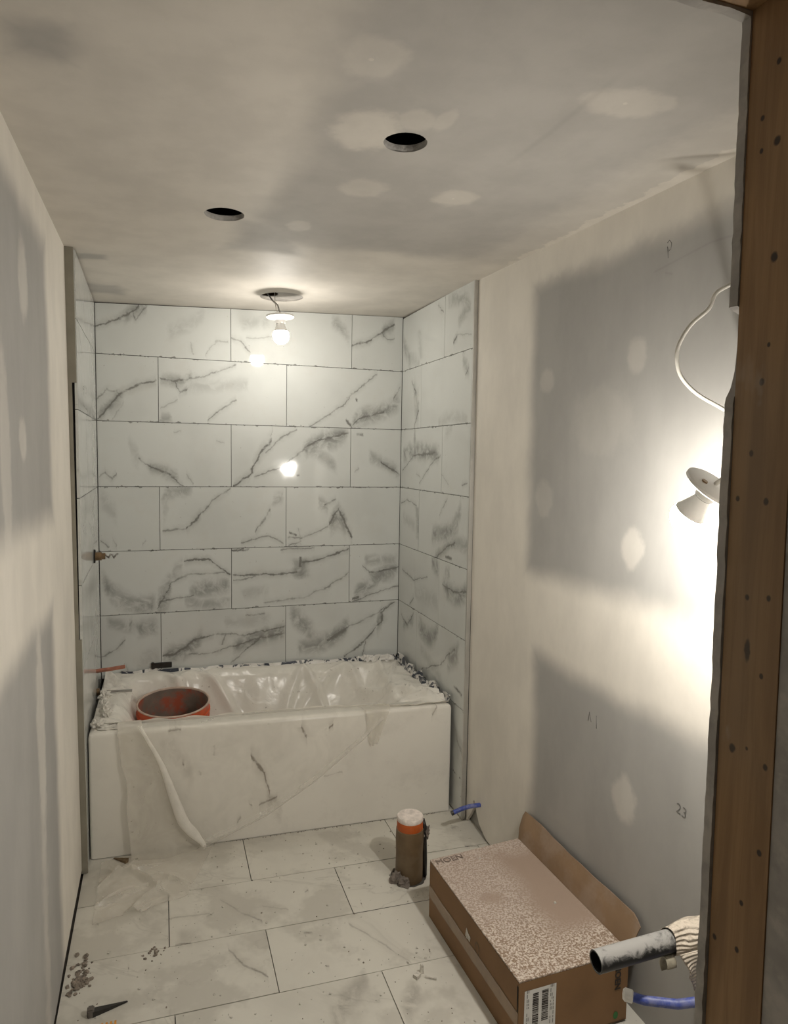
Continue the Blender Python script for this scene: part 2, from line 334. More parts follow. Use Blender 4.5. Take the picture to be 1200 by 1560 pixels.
# ------------------------------------------------------------------ mesh helpers
class MB:
    def __init__(self):
        self.v, self.f = [], []

    def add(self, vs, fs):
        o = len(self.v)
        self.v += [tuple(p) for p in vs]
        self.f += [tuple(i + o for i in f) for f in fs]
        return self

    def box(self, lo, hi):
        x0, y0, z0 = lo
        x1, y1, z1 = hi
        return self.hexa([(x0, y0, z0), (x1, y0, z0), (x1, y1, z0), (x0, y1, z0),
                          (x0, y0, z1), (x1, y0, z1), (x1, y1, z1), (x0, y1, z1)])

    def hexa(self, p):
        return self.add(p, [(3, 2, 1, 0), (4, 5, 6, 7), (0, 1, 5, 4), (1, 2, 6, 5), (2, 3, 7, 6), (3, 0, 4, 7)])

    def bevel_box(self, lo, hi, b):
        bm = bmesh.new()
        m = MB().box(lo, hi)
        vs = [bm.verts.new(p) for p in m.v]
        for f in m.f:
            bm.faces.new([vs[i] for i in f])
        bmesh.ops.bevel(bm, geom=list(bm.edges), offset=b, segments=2, affect='EDGES')
        bm.verts.index_update()
        self.add([v.co[:] for v in bm.verts], [[v.index for v in f.verts] for f in bm.faces])
        bm.free()
        return self

    def tube(self, pts, rad, n=10, cap=True, jit=0.0):
        pts = [Vector(p) for p in pts]
        rings = []
        ref = None
        for i, p in enumerate(pts):
            d = (pts[min(i + 1, len(pts) - 1)] - pts[max(i - 1, 0)]).normalized()
            if ref is None:
                ref = Vector((0, 0, 1)) if abs(d.z) < 0.9 else Vector((1, 0, 0))
            s = d.cross(ref).normalized()
            ref = s.cross(d).normalized()
            r = rad[i] if isinstance(rad, (list, tuple)) else rad
            rings.append([p + (s * math.cos(2 * math.pi * k / n) + ref * math.sin(2 * math.pi * k / n)) *
                          r * (1 + random.uniform(-jit, jit)) for k in range(n)])
        return self.loft(rings, cap)

    def loft(self, rings, cap=True, closed=True):
        n = len(rings[0])
        vs = [p for r in rings for p in r]
        fs = []
        for i in range(len(rings) - 1):
            for k in range(n if closed else n - 1):
                a, b = i * n + k, i * n + (k + 1) % n
                fs.append((a, b, b + n, a + n))
        if cap and closed:
            fs.append(tuple(range(n - 1, -1, -1)))
            fs.append(tuple((len(rings) - 1) * n + k for k in range(n)))
        return self.add(vs, fs)

    def lathe(self, prof, base=(0, 0, 0), axis=(0, 0, 1), n=32):
        ax = Vector(axis).normalized()
        ref = Vector((1, 0, 0)) if abs(ax.x) < 0.9 else Vector((0, 1, 0))
        s = ax.cross(ref).normalized()
        q = s.cross(ax)
        b = Vector(base)
        rings = [[b + ax * h + (s * math.cos(2 * math.pi * k / n) + q * math.sin(2 * math.pi * k / n)) * max(r, 1e-4)
                  for k in range(n)] for r, h in prof]
        return self.loft(rings, False)

    def grid(self, fn, nu, nv):
        vs = [fn(i / nu, j / nv) for j in range(nv + 1) for i in range(nu + 1)]
        fs = [(j * (nu + 1) + i, j * (nu + 1) + i + 1, (j + 1) * (nu + 1) + i + 1, (j + 1) * (nu + 1) + i)
              for j in range(nv) for i in range(nu)]
        return self.add(vs, fs)

    def sheet(self, fn, nu, nv, th=0.0015):
        """a grid given a real thickness along its normals"""
        g = MB().grid(fn, nu, nv)
        me = bpy.data.meshes.new('t')
        me.from_pydata(g.v, [], g.f)
        me.update()
        ns = [v.normal.copy() for v in me.vertices]
        bpy.data.meshes.remove(me)
        N = len(g.v)
        vs = g.v + [tuple(Vector(p) - k * th) for p, k in zip(g.v, ns)]
        fs = list(g.f) + [tuple(N + i for i in reversed(f)) for f in g.f]
        w = nu + 1
        edge = [i for i in range(w)] + [j * w + nu for j in range(1, nv + 1)] + \
               [nv * w + i for i in range(nu - 1, -1, -1)] + [j * w for j in range(nv - 1, 0, -1)]
        for k in range(len(edge)):
            a, b = edge[k], edge[(k + 1) % len(edge)]
            fs.append((b, a, a + N, b + N))
        return self.add(vs, fs)

    def prism(self, poly, lo, hi, axis):
        """polygon in the two other axes, extruded along axis (0,1,2) from lo to hi"""
        def pt(q, h):
            return {0: (h, q[0], q[1]), 1: (q[0], h, q[1]), 2: (q[0], q[1], h)}[axis]
        n = len(poly)
        vs = [pt(q, lo) for q in poly] + [pt(q, hi) for q in poly]
        fs = [tuple(range(n - 1, -1, -1)), tuple(range(n, 2 * n))]
        fs += [(k, (k + 1) % n, n + (k + 1) % n, n + k) for k in range(n)]
        return self.add(vs, fs)

    def build(self, name, mat, parent=None, smooth=False, angle=None):
        off = Vector(parent['_o']) if parent is not None and '_o' in parent else Vector((0, 0, 0))
        me = bpy.data.meshes.new(name)
        me.from_pydata([tuple(Vector(p) - off) for p in self.v], [], self.f)
        bm = bmesh.new()
        bm.from_mesh(me)
        bmesh.ops.recalc_face_normals(bm, faces=bm.faces)
        bm.to_mesh(me)
        bm.free()
        if smooth:
            for p in me.polygons:
                p.use_smooth = True
            if angle:
                me.set_sharp_from_angle(angle=math.radians(angle))
        me.materials.append(mat)
        o = bpy.data.objects.new(name, me)
        COL.objects.link(o)
        if parent is not None:
            o.parent = parent
            o['_o'] = tuple(off)
        return o

    def solo(self, name, mat, base, label, cat, group=None, smooth=False, angle=None):
        """a top-level thing that is one mesh, its origin at its base"""
        self.v = [tuple(Vector(p) - Vector(base)) for p in self.v]
        o = self.build(name, mat, None, smooth, angle)
        o.location = base
        o['label'], o['category'] = label, cat
        if group:
            o['group'] = group
        return o


def thing(name, loc, label, cat, group=None):
    o = bpy.data.objects.new(name, None)
    o.empty_display_size = 0.05
    COL.objects.link(o)
    o.location = loc
    o['_o'] = tuple(loc)
    o['label'], o['category'] = label, cat
    if group:
        o['group'] = group
    return o


def structure(o):
    o['kind'] = 'structure'
    o['_o'] = (0, 0, 0)
    return o


def text_mesh(body, size, mat, name, parent, origin, xdir, ydir, bold=0.0, extr=0.0003):
    cu = bpy.data.curves.new(name, 'FONT')
    cu.body = body
    cu.size = size
    cu.extrude = extr
    cu.offset = bold
    cu.resolution_u = 3
    tmp = bpy.data.objects.new(name, cu)
    COL.objects.link(tmp)
    dg = bpy.context.evaluated_depsgraph_get()
    me = bpy.data.meshes.new_from_object(tmp.evaluated_get(dg))
    COL.objects.unlink(tmp)
    bpy.data.objects.remove(tmp)
    xd, yd = Vector(xdir).normalized(), Vector(ydir).normalized()
    zd = xd.cross(yd)
    off = Vector(parent['_o'])
    for v in me.vertices:
        v.co = Vector(origin) - off + xd * v.co.x + yd * v.co.y + zd * v.co.z
    me.materials.clear()
    me.materials.append(mat)
    o = bpy.data.objects.new(name, me)
    COL.objects.link(o)
    o.parent = parent
    o['_o'] = tuple(off)
    return o


def smoothstep(a, b, x):
    t = max(0.0, min(1.0, (x - a) / (b - a)))
    return t * t * (3 - 2 * t)


def lerp(pts, x):
    if x <= pts[0][0]:
        return pts[0][1]
    for (a, b), (c, d) in zip(pts, pts[1:]):
        if x <= c:
            return b + (d - b) * (x - a) / (c - a)
    return pts[-1][1]


def nz(x, y, z, s):
    return mnoise.noise(Vector((x * s, y * s, z * s)))



# ------------------------------------------------------------------ materials
PAPER = (0.385, 0.375, 0.355)
MUD = (0.745, 0.705, 0.635)
M = {}
M['wall_right'] = drywall('drywall_right', (1, 2), PAPER, MUD,
                          [(-2.10, 1.715, 0.79, 0.50, 0.05), (-2.10, 0.42, 0.71, 0.50, 0.05)],
                          [(-1.854, 1.91, .045, .055, .28), (-1.871, 1.368, .050, .065, .4), (-1.879, .628, .055, .073, .4),
                           (-1.406, 1.882, .05, .045, .22), (-1.411, 1.478, .06, .068, .22), (-1.71, 1.735, .16, .11, .12)],
                          [(-2.1, 2.29, 0.9, 0.055, 0.03, .8)],
                          [('f', 0, [(-1.979, 2.10), (-1.95, 2.11)]), ('f', 0, [(-2.45, 2.13), (-2.1, 2.145), (-1.9, 2.12)])])
M['wall_left'] = drywall('drywall_left', (1, 2), PAPER, MUD,
                         [(-2.30, 1.81, 1.0, 0.38, 0.05), (-2.34, 0.55, 0.98, 0.62, 0.05)],
                         [(-1.711, 1.642, .05, .052, .4), (-1.642, 2.006, .06, .10, .4), (-1.60, .90, .06, .30, .45), (-1.9, 1.6, .05, .26, .35)],
                         [(-1.62, 0.35, 0.03, 0.4, 0.03, .35)])
M['ceiling'] = drywall('drywall_ceiling', (0, 1), (0.45, 0.43, 0.40), (0.64, 0.60, 0.54),
                       [(1.07, -2.29, 0.49, 1.16, 0.07), (0.62, -1.17, 0.10, 0.14, .05), (0.09, -2.12, 0.045, 0.05, 0.03), (0.055, -.77, .055, .04, .02), (.055, -.27, .07, .085, .03)],
                       [(.644, -2.258, .063, .073, .55), (.711, -1.993, .083, .10, .85), (.795, -2.070, .045, .05, .55), (.849, -2.093, .024, .05, .45),
                        (.795, -1.682, .068, .07, .55), (1.05, -1.691, .063, .062, .65), (1.151, -2.279, .09, .06, .6), (1.208, -2.298, .052, .034, .5),
                        (.640, -2.252, .006, .006, 1.0), (1.153, -2.280, .006, .006, 1.0), (1.045, -1.689, .005, .005, 1.0),
                        (1.029, -1.091, .10, .05, .35), (.691, -1.32, .04, .06, .45)],
                       [(1.55, -2.4, 0.043, 1.9, 0.008, 1.0), (1.46, -2.1, 0.09, 1.3, 0.06, .5)],
                       [('f', 1, [(1.075, -1.935), (1.083, -2.10), (1.077, -2.385)])], wav=0.14)
M['paper'] = simple('grey_board_paper', (0.36, 0.34, 0.315), 0.8, 0.15, 22, 0.25, 0.35)
M['core'] = simple('gypsum_core', (0.50, 0.48, 0.45), 0.9, 0.2, 60, 0.5)
M['thinset'] = simple('grey_thinset', (0.11, 0.10, 0.09), 0.9, 0.3, 40, 0.4)
M['backer'] = simple('cement_backer', (0.36, 0.35, 0.32), 0.9, 0.2, 30, 0.3)
M['bead'] = simple('olive_corner_bead', (0.27, 0.25, 0.20), 0.6, 0.12, 12)
M['trim'] = simple('satin_trim', (0.52, 0.51, 0.48), 0.3, 0.1, 12, Metallic=0.6)
M['dark'] = simple('dark_void', (0.012, 0.011, 0.010), 0.95, 0.1, 10)  # near-black: the shade inside holes and gaps is put into the colour
M['void2'] = simple('joist_space_brown', (0.11, 0.075, 0.05), 0.95, 0.4, 25)
M['enamel'] = marble('white_tub_enamel', 'back', APRON_MARKS, base=(0.80, 0.77, 0.70), col=(0.27, 0.235, 0.19), dust=0.30, rough=0.30, joints=False, warp=0.8)
M['orange'] = simple('orange_plastic', (0.62, 0.095, 0.022), 0.42, 0.2, 20, 0.0, 0.12, (0.35, 0.16, 0.10))
M['bucket_in'] = simple('mortar_smeared_orange', (0.20, 0.155, 0.125), 0.6, 0.25, 12, 0.3, 0.8, (0.46, 0.075, 0.025))
M['residue'] = simple('dried_mortar', (0.20, 0.17, 0.145), 0.9, 0.25, 20, 0.5)
M['lip'] = simple('dusty_bucket_lip', (0.55, 0.42, 0.34), 0.6, 0.2, 30)
M['copper'] = simple('copper', (0.55, 0.24, 0.17), 0.35, 0.25, 30, Metallic=0.8)
M['brass'] = simple('tarnished_brass', (0.24, 0.16, 0.09), 0.4, 0.3, 40, Metallic=0.7)
M['steel'] = simple('grey_steel', (0.38, 0.37, 0.35), 0.35, 0.2, 40, Metallic=0.8)
M['black_steel'] = simple('blackened_steel', (0.035, 0.033, 0.03), 0.4, 0.3, 40, Metallic=0.4)
M['white_plastic'] = simple('white_plastic', (0.80, 0.79, 0.76), 0.35, 0.05, 20)
M['pipe_brown'] = simple('taped_brown_pipe', (0.145, 0.095, 0.048), 0.55, 0.22, 18, 0.15, 0.12, (0.30, 0.25, 0.18))
M['cap_white'] = simple('dusty_white_cap', (0.78, 0.70, 0.64), 0.7, 0.15, 40, 0.2, 0.35, (0.38, 0.33, 0.29))
M['cap_orange'] = simple('orange_pipe_collar', (0.48, 0.095, 0.012), 0.5, 0.2, 25, 0.0, 0.2, (0.4, 0.2, 0.1))
M['blue'] = simple('blue_plastic_tube', (0.045, 0.075, 0.33), 0.45, 0.2, 40, 0.0, 0.35, (0.42, 0.42, 0.5))
M['abs'] = simple('black_drain_plastic', (0.018, 0.018, 0.018), 0.38, 0.2, 20)
M['cable'] = simple('white_cable', (0.70, 0.68, 0.62), 0.5, 0.1, 20)
M['ink'] = simple('black_ink', (0.035, 0.028, 0.024), 0.7, 0.2, 60)
M['ink_dusty'] = simple('dusty_ink', (0.22, 0.17, 0.14), 0.8, 0.3, 120)
M['pencil'] = simple('pencil', (0.17, 0.165, 0.155), 0.8, 0.2, 100)
M['label'] = simple('white_label', (0.74, 0.73, 0.70), 0.5, 0.04, 30)
M['green'] = simple('green_print', (0.03, 0.16, 0.035), 0.6, 0.1, 30)
M['packing_tape'] = simple('tan_packing_tape', (0.27, 0.175, 0.098), 0.22, 0.12, 18)
M['card'] = simple('brown_cardboard', (0.235, 0.130, 0.058), 0.75, 0.10, 9, 0.08)
M['card_edge'] = simple('torn_cardboard_edge', (0.42, 0.30, 0.20), 0.85, 0.2, 80)
M['card_flap'] = simple('dusty_cardboard_flap', (0.255, 0.165, 0.095), 0.75, 0.12, 9, 0.08, 0.45, (0.36, 0.28, 0.22))
M['crumb'] = simple('grey_brown_crumb', (0.25, 0.21, 0.17), 0.9, 0.5, 90, 0.5)
M['plaster'] = simple('plaster_crumb', (0.60, 0.57, 0.51), 0.9, 0.25, 90, 0.3)
M['clip_orange'] = simple('orange_clip_plastic', (0.72, 0.30, 0.02), 0.4, 0.2, 60)
M['chip'] = simple('brown_splinter', (0.16, 0.11, 0.06), 0.8, 0.3, 60)

# dusty box top
t = NT('dust_covered_cardboard')
p = t.pos()
x, y, z = t.sep(p)
fine = t.noise(p, 165, 4, 0.7)[0]
w = t.noise(p, 6, 4)[0]
near = t.mapr(t.math('ADD', y, t.math('MULTIPLY', t.math('SUBTRACT', w, 0.5), 0.10)), -1.60, -1.95, 0.0, 1.0)
clear = t.box(x, y, 1.44, -1.66, 0.085, 0.20, 0.05, w, 0.10)
swipe = t.ell(x, y, (1.235, -1.655, 0.055, 0.045), w, 1.6, 0.5)
smooth_ = t.math('MAXIMUM', clear, t.math('MULTIPLY', swipe, 0.8))
base = t.mix(0.65, (0.235, 0.130, 0.058), (0.44, 0.355, 0.30))
gm = t.mapr(fine, 0.44, 0.57, 0.0, 1.0)
grain = t.mix(gm, t.mix(near, (0.37, 0.285, 0.23), (0.26, 0.175, 0.115)), t.mix(near, (0.57, 0.485, 0.425), (0.70, 0.615, 0.535)))
c = t.mix(t.math('MULTIPLY', t.math('SUBTRACT', 1.0, smooth_), 0.92), base, grain)
M['card_top'] = t.done(t.bsdf(c, 0.85, t.bump(fine, 0.5, 0.004)))

# floor tiles use a few mixes of the same marble
FT = [marble('floor_marble_%s' % k, 'floor', FLOOR_VEINS, base=(0.68, 0.655, 0.585), col=(0.20, 0.18, 0.15), gen=0.16,
             dust=0.45, rough=0.32, stain=0.55, seed=s, warp=0.6) for k, s in (('pale', 0.0), ('grey', 7.0), ('dusty', 13.0))]

# wood stud with knots
t = NT('pine_stud')
p = t.pos()
x, y, z = t.sep(p)
gr = t.noise(t.comb(t.math('MULTIPLY', x, 14), t.math('MULTIPLY', y, 14), t.math('MULTIPLY', z, 0.9)), 3.0, 5, 0.6, 0.5)[0]
c = t.mix(t.mapr(gr, 0.3, 0.7), (0.24, 0.135, 0.058), (0.36, 0.215, 0.098))
kn = 0.0
wob = t.noise(p, 60, 2)[0]
for i, (a, b) in enumerate([(-2.709, 2.158), (-2.687, 2.093), (-2.714, 2.052), (-2.688, 2.049), (-2.720, 1.896), (-2.720, 1.778),
                            (-2.712, 1.728), (-2.701, 1.628), (-2.682, 1.562), (-2.731, 1.561), (-2.709, 1.421), (-2.745, 1.427),
                            (-2.715, 1.343), (-2.741, 1.314), (-2.698, 1.192), (-2.724, 1.202), (-2.757, 1.189), (-2.756, 1.062),
                            (-2.731, 0.971), (-2.686, 0.887), (-2.728, 0.896)]):
    rr = (0.0042, 0.0038, 0.006, 0.0035, 0.006, 0.0028, 0.0045, 0.0042, 0.004, 0.0045)[i % 10]
    kn = t.math('MAXIMUM', kn, t.ell(y, z, (a, b, rr, rr * 1.25), wob, 0.8, 0.4))
kn = t.math('MAXIMUM', kn, t.ell(y, z, (-2.715, 1.345, 0.005, 0.018), wob, 1.0, 0.4))
c = t.mix(t.math('MULTIPLY', kn, 0.95), c, (0.025, 0.014, 0.008))
smear = t.mapr(t.noise(t.comb(x, y, t.math('MULTIPLY', z, 0.6)), 9, 4, 0.6)[0], 0.60, 0.68, 0, 0.35)
band = t.box(y, z, -2.70, 1.45, 0.05, 0.28, 0.1)
c = t.mix(t.math('MULTIPLY', band, 0.30), c, (0.22, 0.19, 0.15))
c = t.mix(t.math('MULTIPLY', smear, band), c, (0.50, 0.46, 0.40))
M['wood'] = t.done(t.bsdf(c, 0.6, t.bump(gr, 0.12, 0.004)))

# thin clear film
def film(name, fac, tint=(0.80, 0.77, 0.71), rough=0.28):
    t = NT(name)
    p = t.pos()
    tr = t.t.nodes.new('ShaderNodeBsdfTransparent')
    w = t.noise(p, 10, 5, 0.6, 0.8)[0]
    nb = t.bump(t.noise(p, 10, 3, 0.5, 1.0)[0], 0.22, 0.02)
    sp = t.mapr(t.noise(p, 45, 3)[0], 0.68, 0.74, 0, 0.6)
    sh = t.bsdf(t.mix(sp, tint, (0.30, 0.26, 0.21)), rough, nb)
    lw = t.t.nodes.new('ShaderNodeLayerWeight')
    lw.inputs[0].default_value = 0.35
    f = t.math('ADD', t.mapr(w, 0.35, 0.7, fac - 0.03, fac + 0.04), t.math('MULTIPLY', lw.outputs['Facing'], 0.25), clamp=True)
    mx = t.t.nodes.new('ShaderNodeMixShader')
    t.put(mx.inputs[0], f)
    t.t.links.new(tr.outputs[0], mx.inputs[1])
    t.t.links.new(sh, mx.inputs[2])
    return t.done(mx.outputs[0])


M['film_thin'] = film('clear_film', 0.10, (0.92, 0.89, 0.82))
M['film'] = film('milky_film', 0.40, (0.80, 0.755, 0.665))
M['film_fold'] = film('doubled_film', 0.62, (0.93, 0.90, 0.83))
M['film_liner'] = film('film_on_enamel', 0.86, (0.86, 0.83, 0.76), 0.24)
t = NT('film_tape_and_fold_shade')
p = t.pos()
n = t.noise(p, 15, 4, 0.6, 1.4)[0]
c = t.mix(t.mapr(n, 0.45, 0.51), (0.035, 0.042, 0.06), (0.72, 0.70, 0.66))  # dark blue is tape plus the shadow of the folds, painted in
M['tape'] = t.done(t.bsdf(c, 0.3, t.bump(n, 0.5, 0.01)))
M['crumple'] = simple('crumpled_white_film', (0.74, 0.71, 0.65), 0.4, 0.15, 30, 0.4, 0.3, (0.35, 0.32, 0.28))

# dusty black drain pipe: plaster dust lies on its upper side, by height of the surface point
t = NT('plaster_dusted_drain_plastic')
p = t.pos()
g = t.t.nodes.new('ShaderNodeNewGeometry')
nzv = t.sep(g.outputs['Normal'])[2]
dn = t.noise(p, 34, 5, 0.65, 0.6)[0]
dm = t.mapr(t.math('ADD', nzv, t.math('MULTIPLY', t.math('SUBTRACT', dn, 0.5), 2.6)), 0.12, 0.85, 0, 0.8)
M['abs_dusty'] = t.done(t.bsdf(t.mix(dm, (0.018, 0.018, 0.018), (0.42, 0.41, 0.39)), t.mapr(dm, 0, 1, 0.35, 0.9)))
# knitted rag
t = NT('ribbed_white_rag')
p = t.pos()
wv = t.t.nodes.new('ShaderNodeTexWave')
wv.bands_direction = 'Z'
t.put(wv.inputs['Vector'], p)
wv.inputs['Scale'].default_value = 36
wv.inputs['Distortion'].default_value = 2.5
wv.inputs['Detail'].default_value = 2
n = t.noise(p, 90, 4, 0.7)[0]
c = t.mix(t.mapr(n, 0.5, 0.68, 0, 0.5), (0.66, 0.58, 0.48), (0.30, 0.25, 0.19))
M['rag'] = t.done(t.bsdf(c, 0.95, t.bump(t.math('ADD', wv.outputs[1], n), 0.8, 0.006)))


def glow(name, s):
    t = NT(name)
    e = t.t.nodes.new('ShaderNodeEmission')
    e.inputs[0].default_value = (*BULB_COLOR, 1)
    e.inputs[1].default_value = s
    return t.done(e.outputs[0])


M['glow_ceiling'] = glow('lit_dome_over_bath', BULB_CEILING)
M['glow_wall'] = glow('lit_dome_by_wall', BULB_WALL)

# ------------------------------------------------------------------ setting: floor
fb = MB()
fb.hexa([(-0.06, -3.75, floor_z(-.06) - .05), (1.64, -3.75, floor_z(1.62) - .05), (1.62, .05, floor_z(1.62) - .05), (-.06, .05, floor_z(-.06) - .05),
         (-0.06, -3.75, floor_z(-.06) - .010), (1.62, -3.75, floor_z(1.62) - .010), (1.62, .05, floor_z(1.62) - .010), (-.06, .05, floor_z(-.06) - .010)])
floor = structure(fb.build('floor', M['thinset']))


def ring_plate(mb, x0, x1, y0, y1, cx, cy, r, zf, depth, n=44, jag=0.0):
    """rectangle with a round hole, plus the hole's own cut side going by depth (signed)"""
    angs = sorted([2 * math.pi * k / n for k in range(n)] +
                  [math.atan2(y - cy, x - cx) % (2 * math.pi) for x in (x0, x1) for y in (y0, y1)])
    inn, out, dn = [], [], []
    for a in angs:
        c, s = math.cos(a), math.sin(a)
        q = min([(x1 - cx) / c if c > 1e-9 else ((x0 - cx) / c if c < -1e-9 else 1e9),
                 (y1 - cy) / s if s > 1e-9 else ((y0 - cy) / s if s < -1e-9 else 1e9)])
        rr = r * (1 + random.uniform(-jag, jag))
        out.append((cx + c * q, cy + s * q, zf(cx + c * q, cy + s * q)))
        inn.append((cx + c * rr, cy + s * rr, zf(cx + c * rr, cy + s * rr)))
        dn.append((cx + c * rr * .98, cy + s * rr * .98, zf(cx + c * rr, cy + s * rr) + depth))
    mb.loft([out, inn, dn], cap=False)


rows = [(0.0, -0.787), (-0.787, -1.067), (-1.067, -1.34), (-1.34, -1.615), (-1.615, -1.89), (-1.89, -2.165), (-2.165, -2.44), (-2.44, -2.715), (-2.715, -2.99), (-2.99, -3.265), (-3.265, -3.54), (-3.54, -3.75)]
k = 0
for ri, (ya, yb) in enumerate(rows):
    if ri == 0:
        cuts = [-0.002, 0.578, 1.18, 1.5605]
    elif ri == 1:
        cuts = [-0.002, 0.578, 1.18, 1.5605]
    else:
        off = (0.291, 0.590, 0.303)[ri - 2] if ri < 5 else (0.0, 0.303)[ri % 2 == 0] or 0.590
        cuts = [-0.002] + [c for c in (off - 0.598, off, off + 0.597, off + 1.195) if 0.02 < c < 1.53] + [1.5605]
    for xa, xb in zip(cuts, cuts[1:]):
        g = 0.0014
        x0, x1, y0, y1 = xa + g, xb - g, yb + g, ya - g
        d = random.uniform(-0.0006, 0.0006)
        mb = MB()
        if x0 < 1.145 < x1 and y0 < -1.19 < y1:
            ring_plate(mb, x0, x1, y0, y1, 1.139, -1.190, 0.068, lambda q, w: floor_z(q) + d, -0.012, 36, 0.06)
        else:
            mb.hexa([(x0, y0, floor_z(x0) - .009), (x1, y0, floor_z(x1) - .009), (x1, y1, floor_z(x1) - .009), (x0, y1, floor_z(x0) - .009),
                     (x0, y0, floor_z(x0) + d), (x1, y0, floor_z(x1) + d), (x1, y1, floor_z(x1) + d), (x0, y1, floor_z(x0) + d)])
        mb.build('floor_tile', FT[(ri * 2 + k) % 3], floor)
        k += 1

# ------------------------------------------------------------------ setting: ceiling with three cut-outs
HOLES = [(0.806, -0.317, 0.098), (0.465, -1.356, 0.058), (0.806, -1.969, 0.050)]
cb = MB()
for (y1, y0), h in zip([(0.05, -0.85), (-0.85, -1.64), (-1.64, -3.75)], HOLES):
    ring_plate(cb, -0.06, 1.62, y0, y1, h[0], h[1], h[2], ceil_z, 0.0, 56, 0.012 if h[2] < 0.09 else 0.004)
ceiling = structure(cb.build('ceiling', M['ceiling']))
for i, (hx, hy, hr) in enumerate(HOLES):
    z0 = ceil_z(hx, hy)
    jr = [[(hx + math.cos(2 * math.pi * q / 40) * rr, hy + math.sin(2 * math.pi * q / 40) * rr, ceil_z(hx + math.cos(2 * math.pi * q / 40) * rr, hy + math.sin(2 * math.pi * q / 40) * rr) + dz)
           for q in range(40)] for rr, dz in ((hr * 1.015, 0.0005), (hr * 0.985, 0.004), (hr * .99, 0.016), (hr * 1.05, 0.0165))]
    MB().loft(jr, cap=False).build('cutout_rim', M['core'] if i else M['paper'], ceiling, True, 40)
    if i == 0:
        # shallow recess: a grey plate fills most of it, its left third is open to the joists
        MB().lathe([(hr * 1.05, 0.016), (hr * 1.05, 0.12), (0, 0.12)], (hx, hy, z0), n=32).build('joist_cavity', M['void2'], ceiling, True, 40)
        pl = []
        for q in range(25):
            a = -1.95 + 3.9 * q / 24
            pl.append((hx + math.cos(a) * hr * 1.02, hy + math.sin(a) * hr * 1.02))
        for q in range(9):
            a = 1.9 - 3.8 * q / 8
            pl.append((hx - 0.066 + math.cos(a) * 0.050, hy + math.sin(a) * 0.058))
        MB().prism(pl, z0 + 0.008, z0 + 0.012, 2).build('recess_plate', M['paper'], ceiling)
    else:
        MB().lathe([(hr * 1.04, 0.0165), (hr * 1.6, 0.0167), (hr * 1.6, 0.16), (0, 0.16)], (hx, hy, z0), n=32).build('joist_cavity', M['dark'], ceiling, True, 40)

# ------------------------------------------------------------------ setting: back wall of the bath alcove
PZ, Z0 = 0.308, 0.8355
wall_back = structure(MB().box((-0.06, 0.0095, 0.0), (1.62, 0.035, 2.42)).build('wall_back', M['thinset']))
G = 0.0013
names = iter(sorted(BACK_VEINS))
zr = [Z0 + PZ * q for q in (4, 3, 2, 1, 0, -1)]
for r in range(6):
    cuts = [0.001, 0.611, 1.223, 1.502] if r % 2 == 0 else [0.001, 0.273, 0.885, 1.502]
    for xa, xb in zip(cuts, cuts[1:]):
        nm = next(names)
        d = random.uniform(-0.0004, 0.0004)
        x0, x1 = xa + G, xb - G
        za, zb = zr[r] + G, (zr[r - 1] - G if r else None)
        top = [ceil_z(q) - lerp([(0, .006), (.35, .005), (.8, .002), (1.5, .002)], q) if r == 0 else zb for q in (x0, x1)]
        mb = MB().hexa([(x0, d, za), (x1, d, za), (x1, .0095, za), (x0, .0095, za), (x0, d, top[0]), (x1, d, top[1]), (x1, .0095, top[1]), (x0, .0095, top[0])])
        sh = random.uniform(-0.012, 0.012)
        mb.build('wall_tile', marble('tile_' + nm, 'back', BACK_VEINS[nm], base=(0.655 + sh, 0.67 + sh, 0.645 + sh), seed=r * 3.1 + xa, dust=0.18), wall_back)

# ------------------------------------------------------------------ setting: right wall, its tiled end and trim
poly = [(-0.876, 0.035), (-0.876, 2.36), (-2.645, 2.36), (-2.645, 0.03), (-1.062, 0.05), (-1.035, 0.062), (-0.995, 0.085), (-0.965, 0.13), (-0.95, 0.165), (-0.94, 0.16), (-0.93, 0.11), (-0.905, 0.072)]
mb = MB().prism(poly, 0.0, 0.0127, 0)
mb.v = [(x + wr_x(z, y), y, min(z, ceil_z(1.53, y) + .004)) for x, y, z in mb.v]
wall_right = structure(mb.build('wall_right', M['wall_right']))
MB().box((1.5125, -0.872, 0.02), (1.5165, 0.0095, ceil_z(1.5, -.87))).build('backer_board', M['backer'], wall_right)
MB().box((1.5790, -2.645, 0.0), (1.62, 0.0, 0.075)).build('sole_plate', M['backer'], wall_right)
MB().box((1.5450, -0.99, 0.0), (1.60, -0.86, 0.30)).build('end_stud', M['backer'], wall_right)
tr = MB().box((1.5020, -.8765, .045), (1.5070, -.8695, ceil_z(1.51, -.87))).box((1.5070, -.8740, .045), (1.5215, -.8700, ceil_z(1.51, -.87)))
tr.build('edge_trim', M['trim'], wall_right)
names = iter(sorted(RIGHT_VEINS))
gen_right = marble('tile_right_plain', 'right', [], gen=0.8, seed=3.3)
for r in range(7):
    cuts = [-0.001, -0.567, -0.868] if r % 2 == 0 else [-0.001, -0.286, -0.868]
    for ya, yb in zip(cuts, cuts[1:]):
        y0, y1 = yb + G, ya - G
        za = zr[r] + G if r < 6 else 0.05
        zb = zr[r - 1] - G if r else ceil_z(1.503, -.6) - 0.001
        if r < 6:
            nm = next(names)
            mt = marble('tile_' + nm, 'right', RIGHT_VEINS[nm], seed=r * 2.7 - ya, dust=0.18)
        else:
            mt = gen_right
        d = random.uniform(-0.0004, 0.0004)
        MB().box((1.503 + d, y0, za), (1.5125, y1, zb)).build('wall_tile', mt, wall_right)

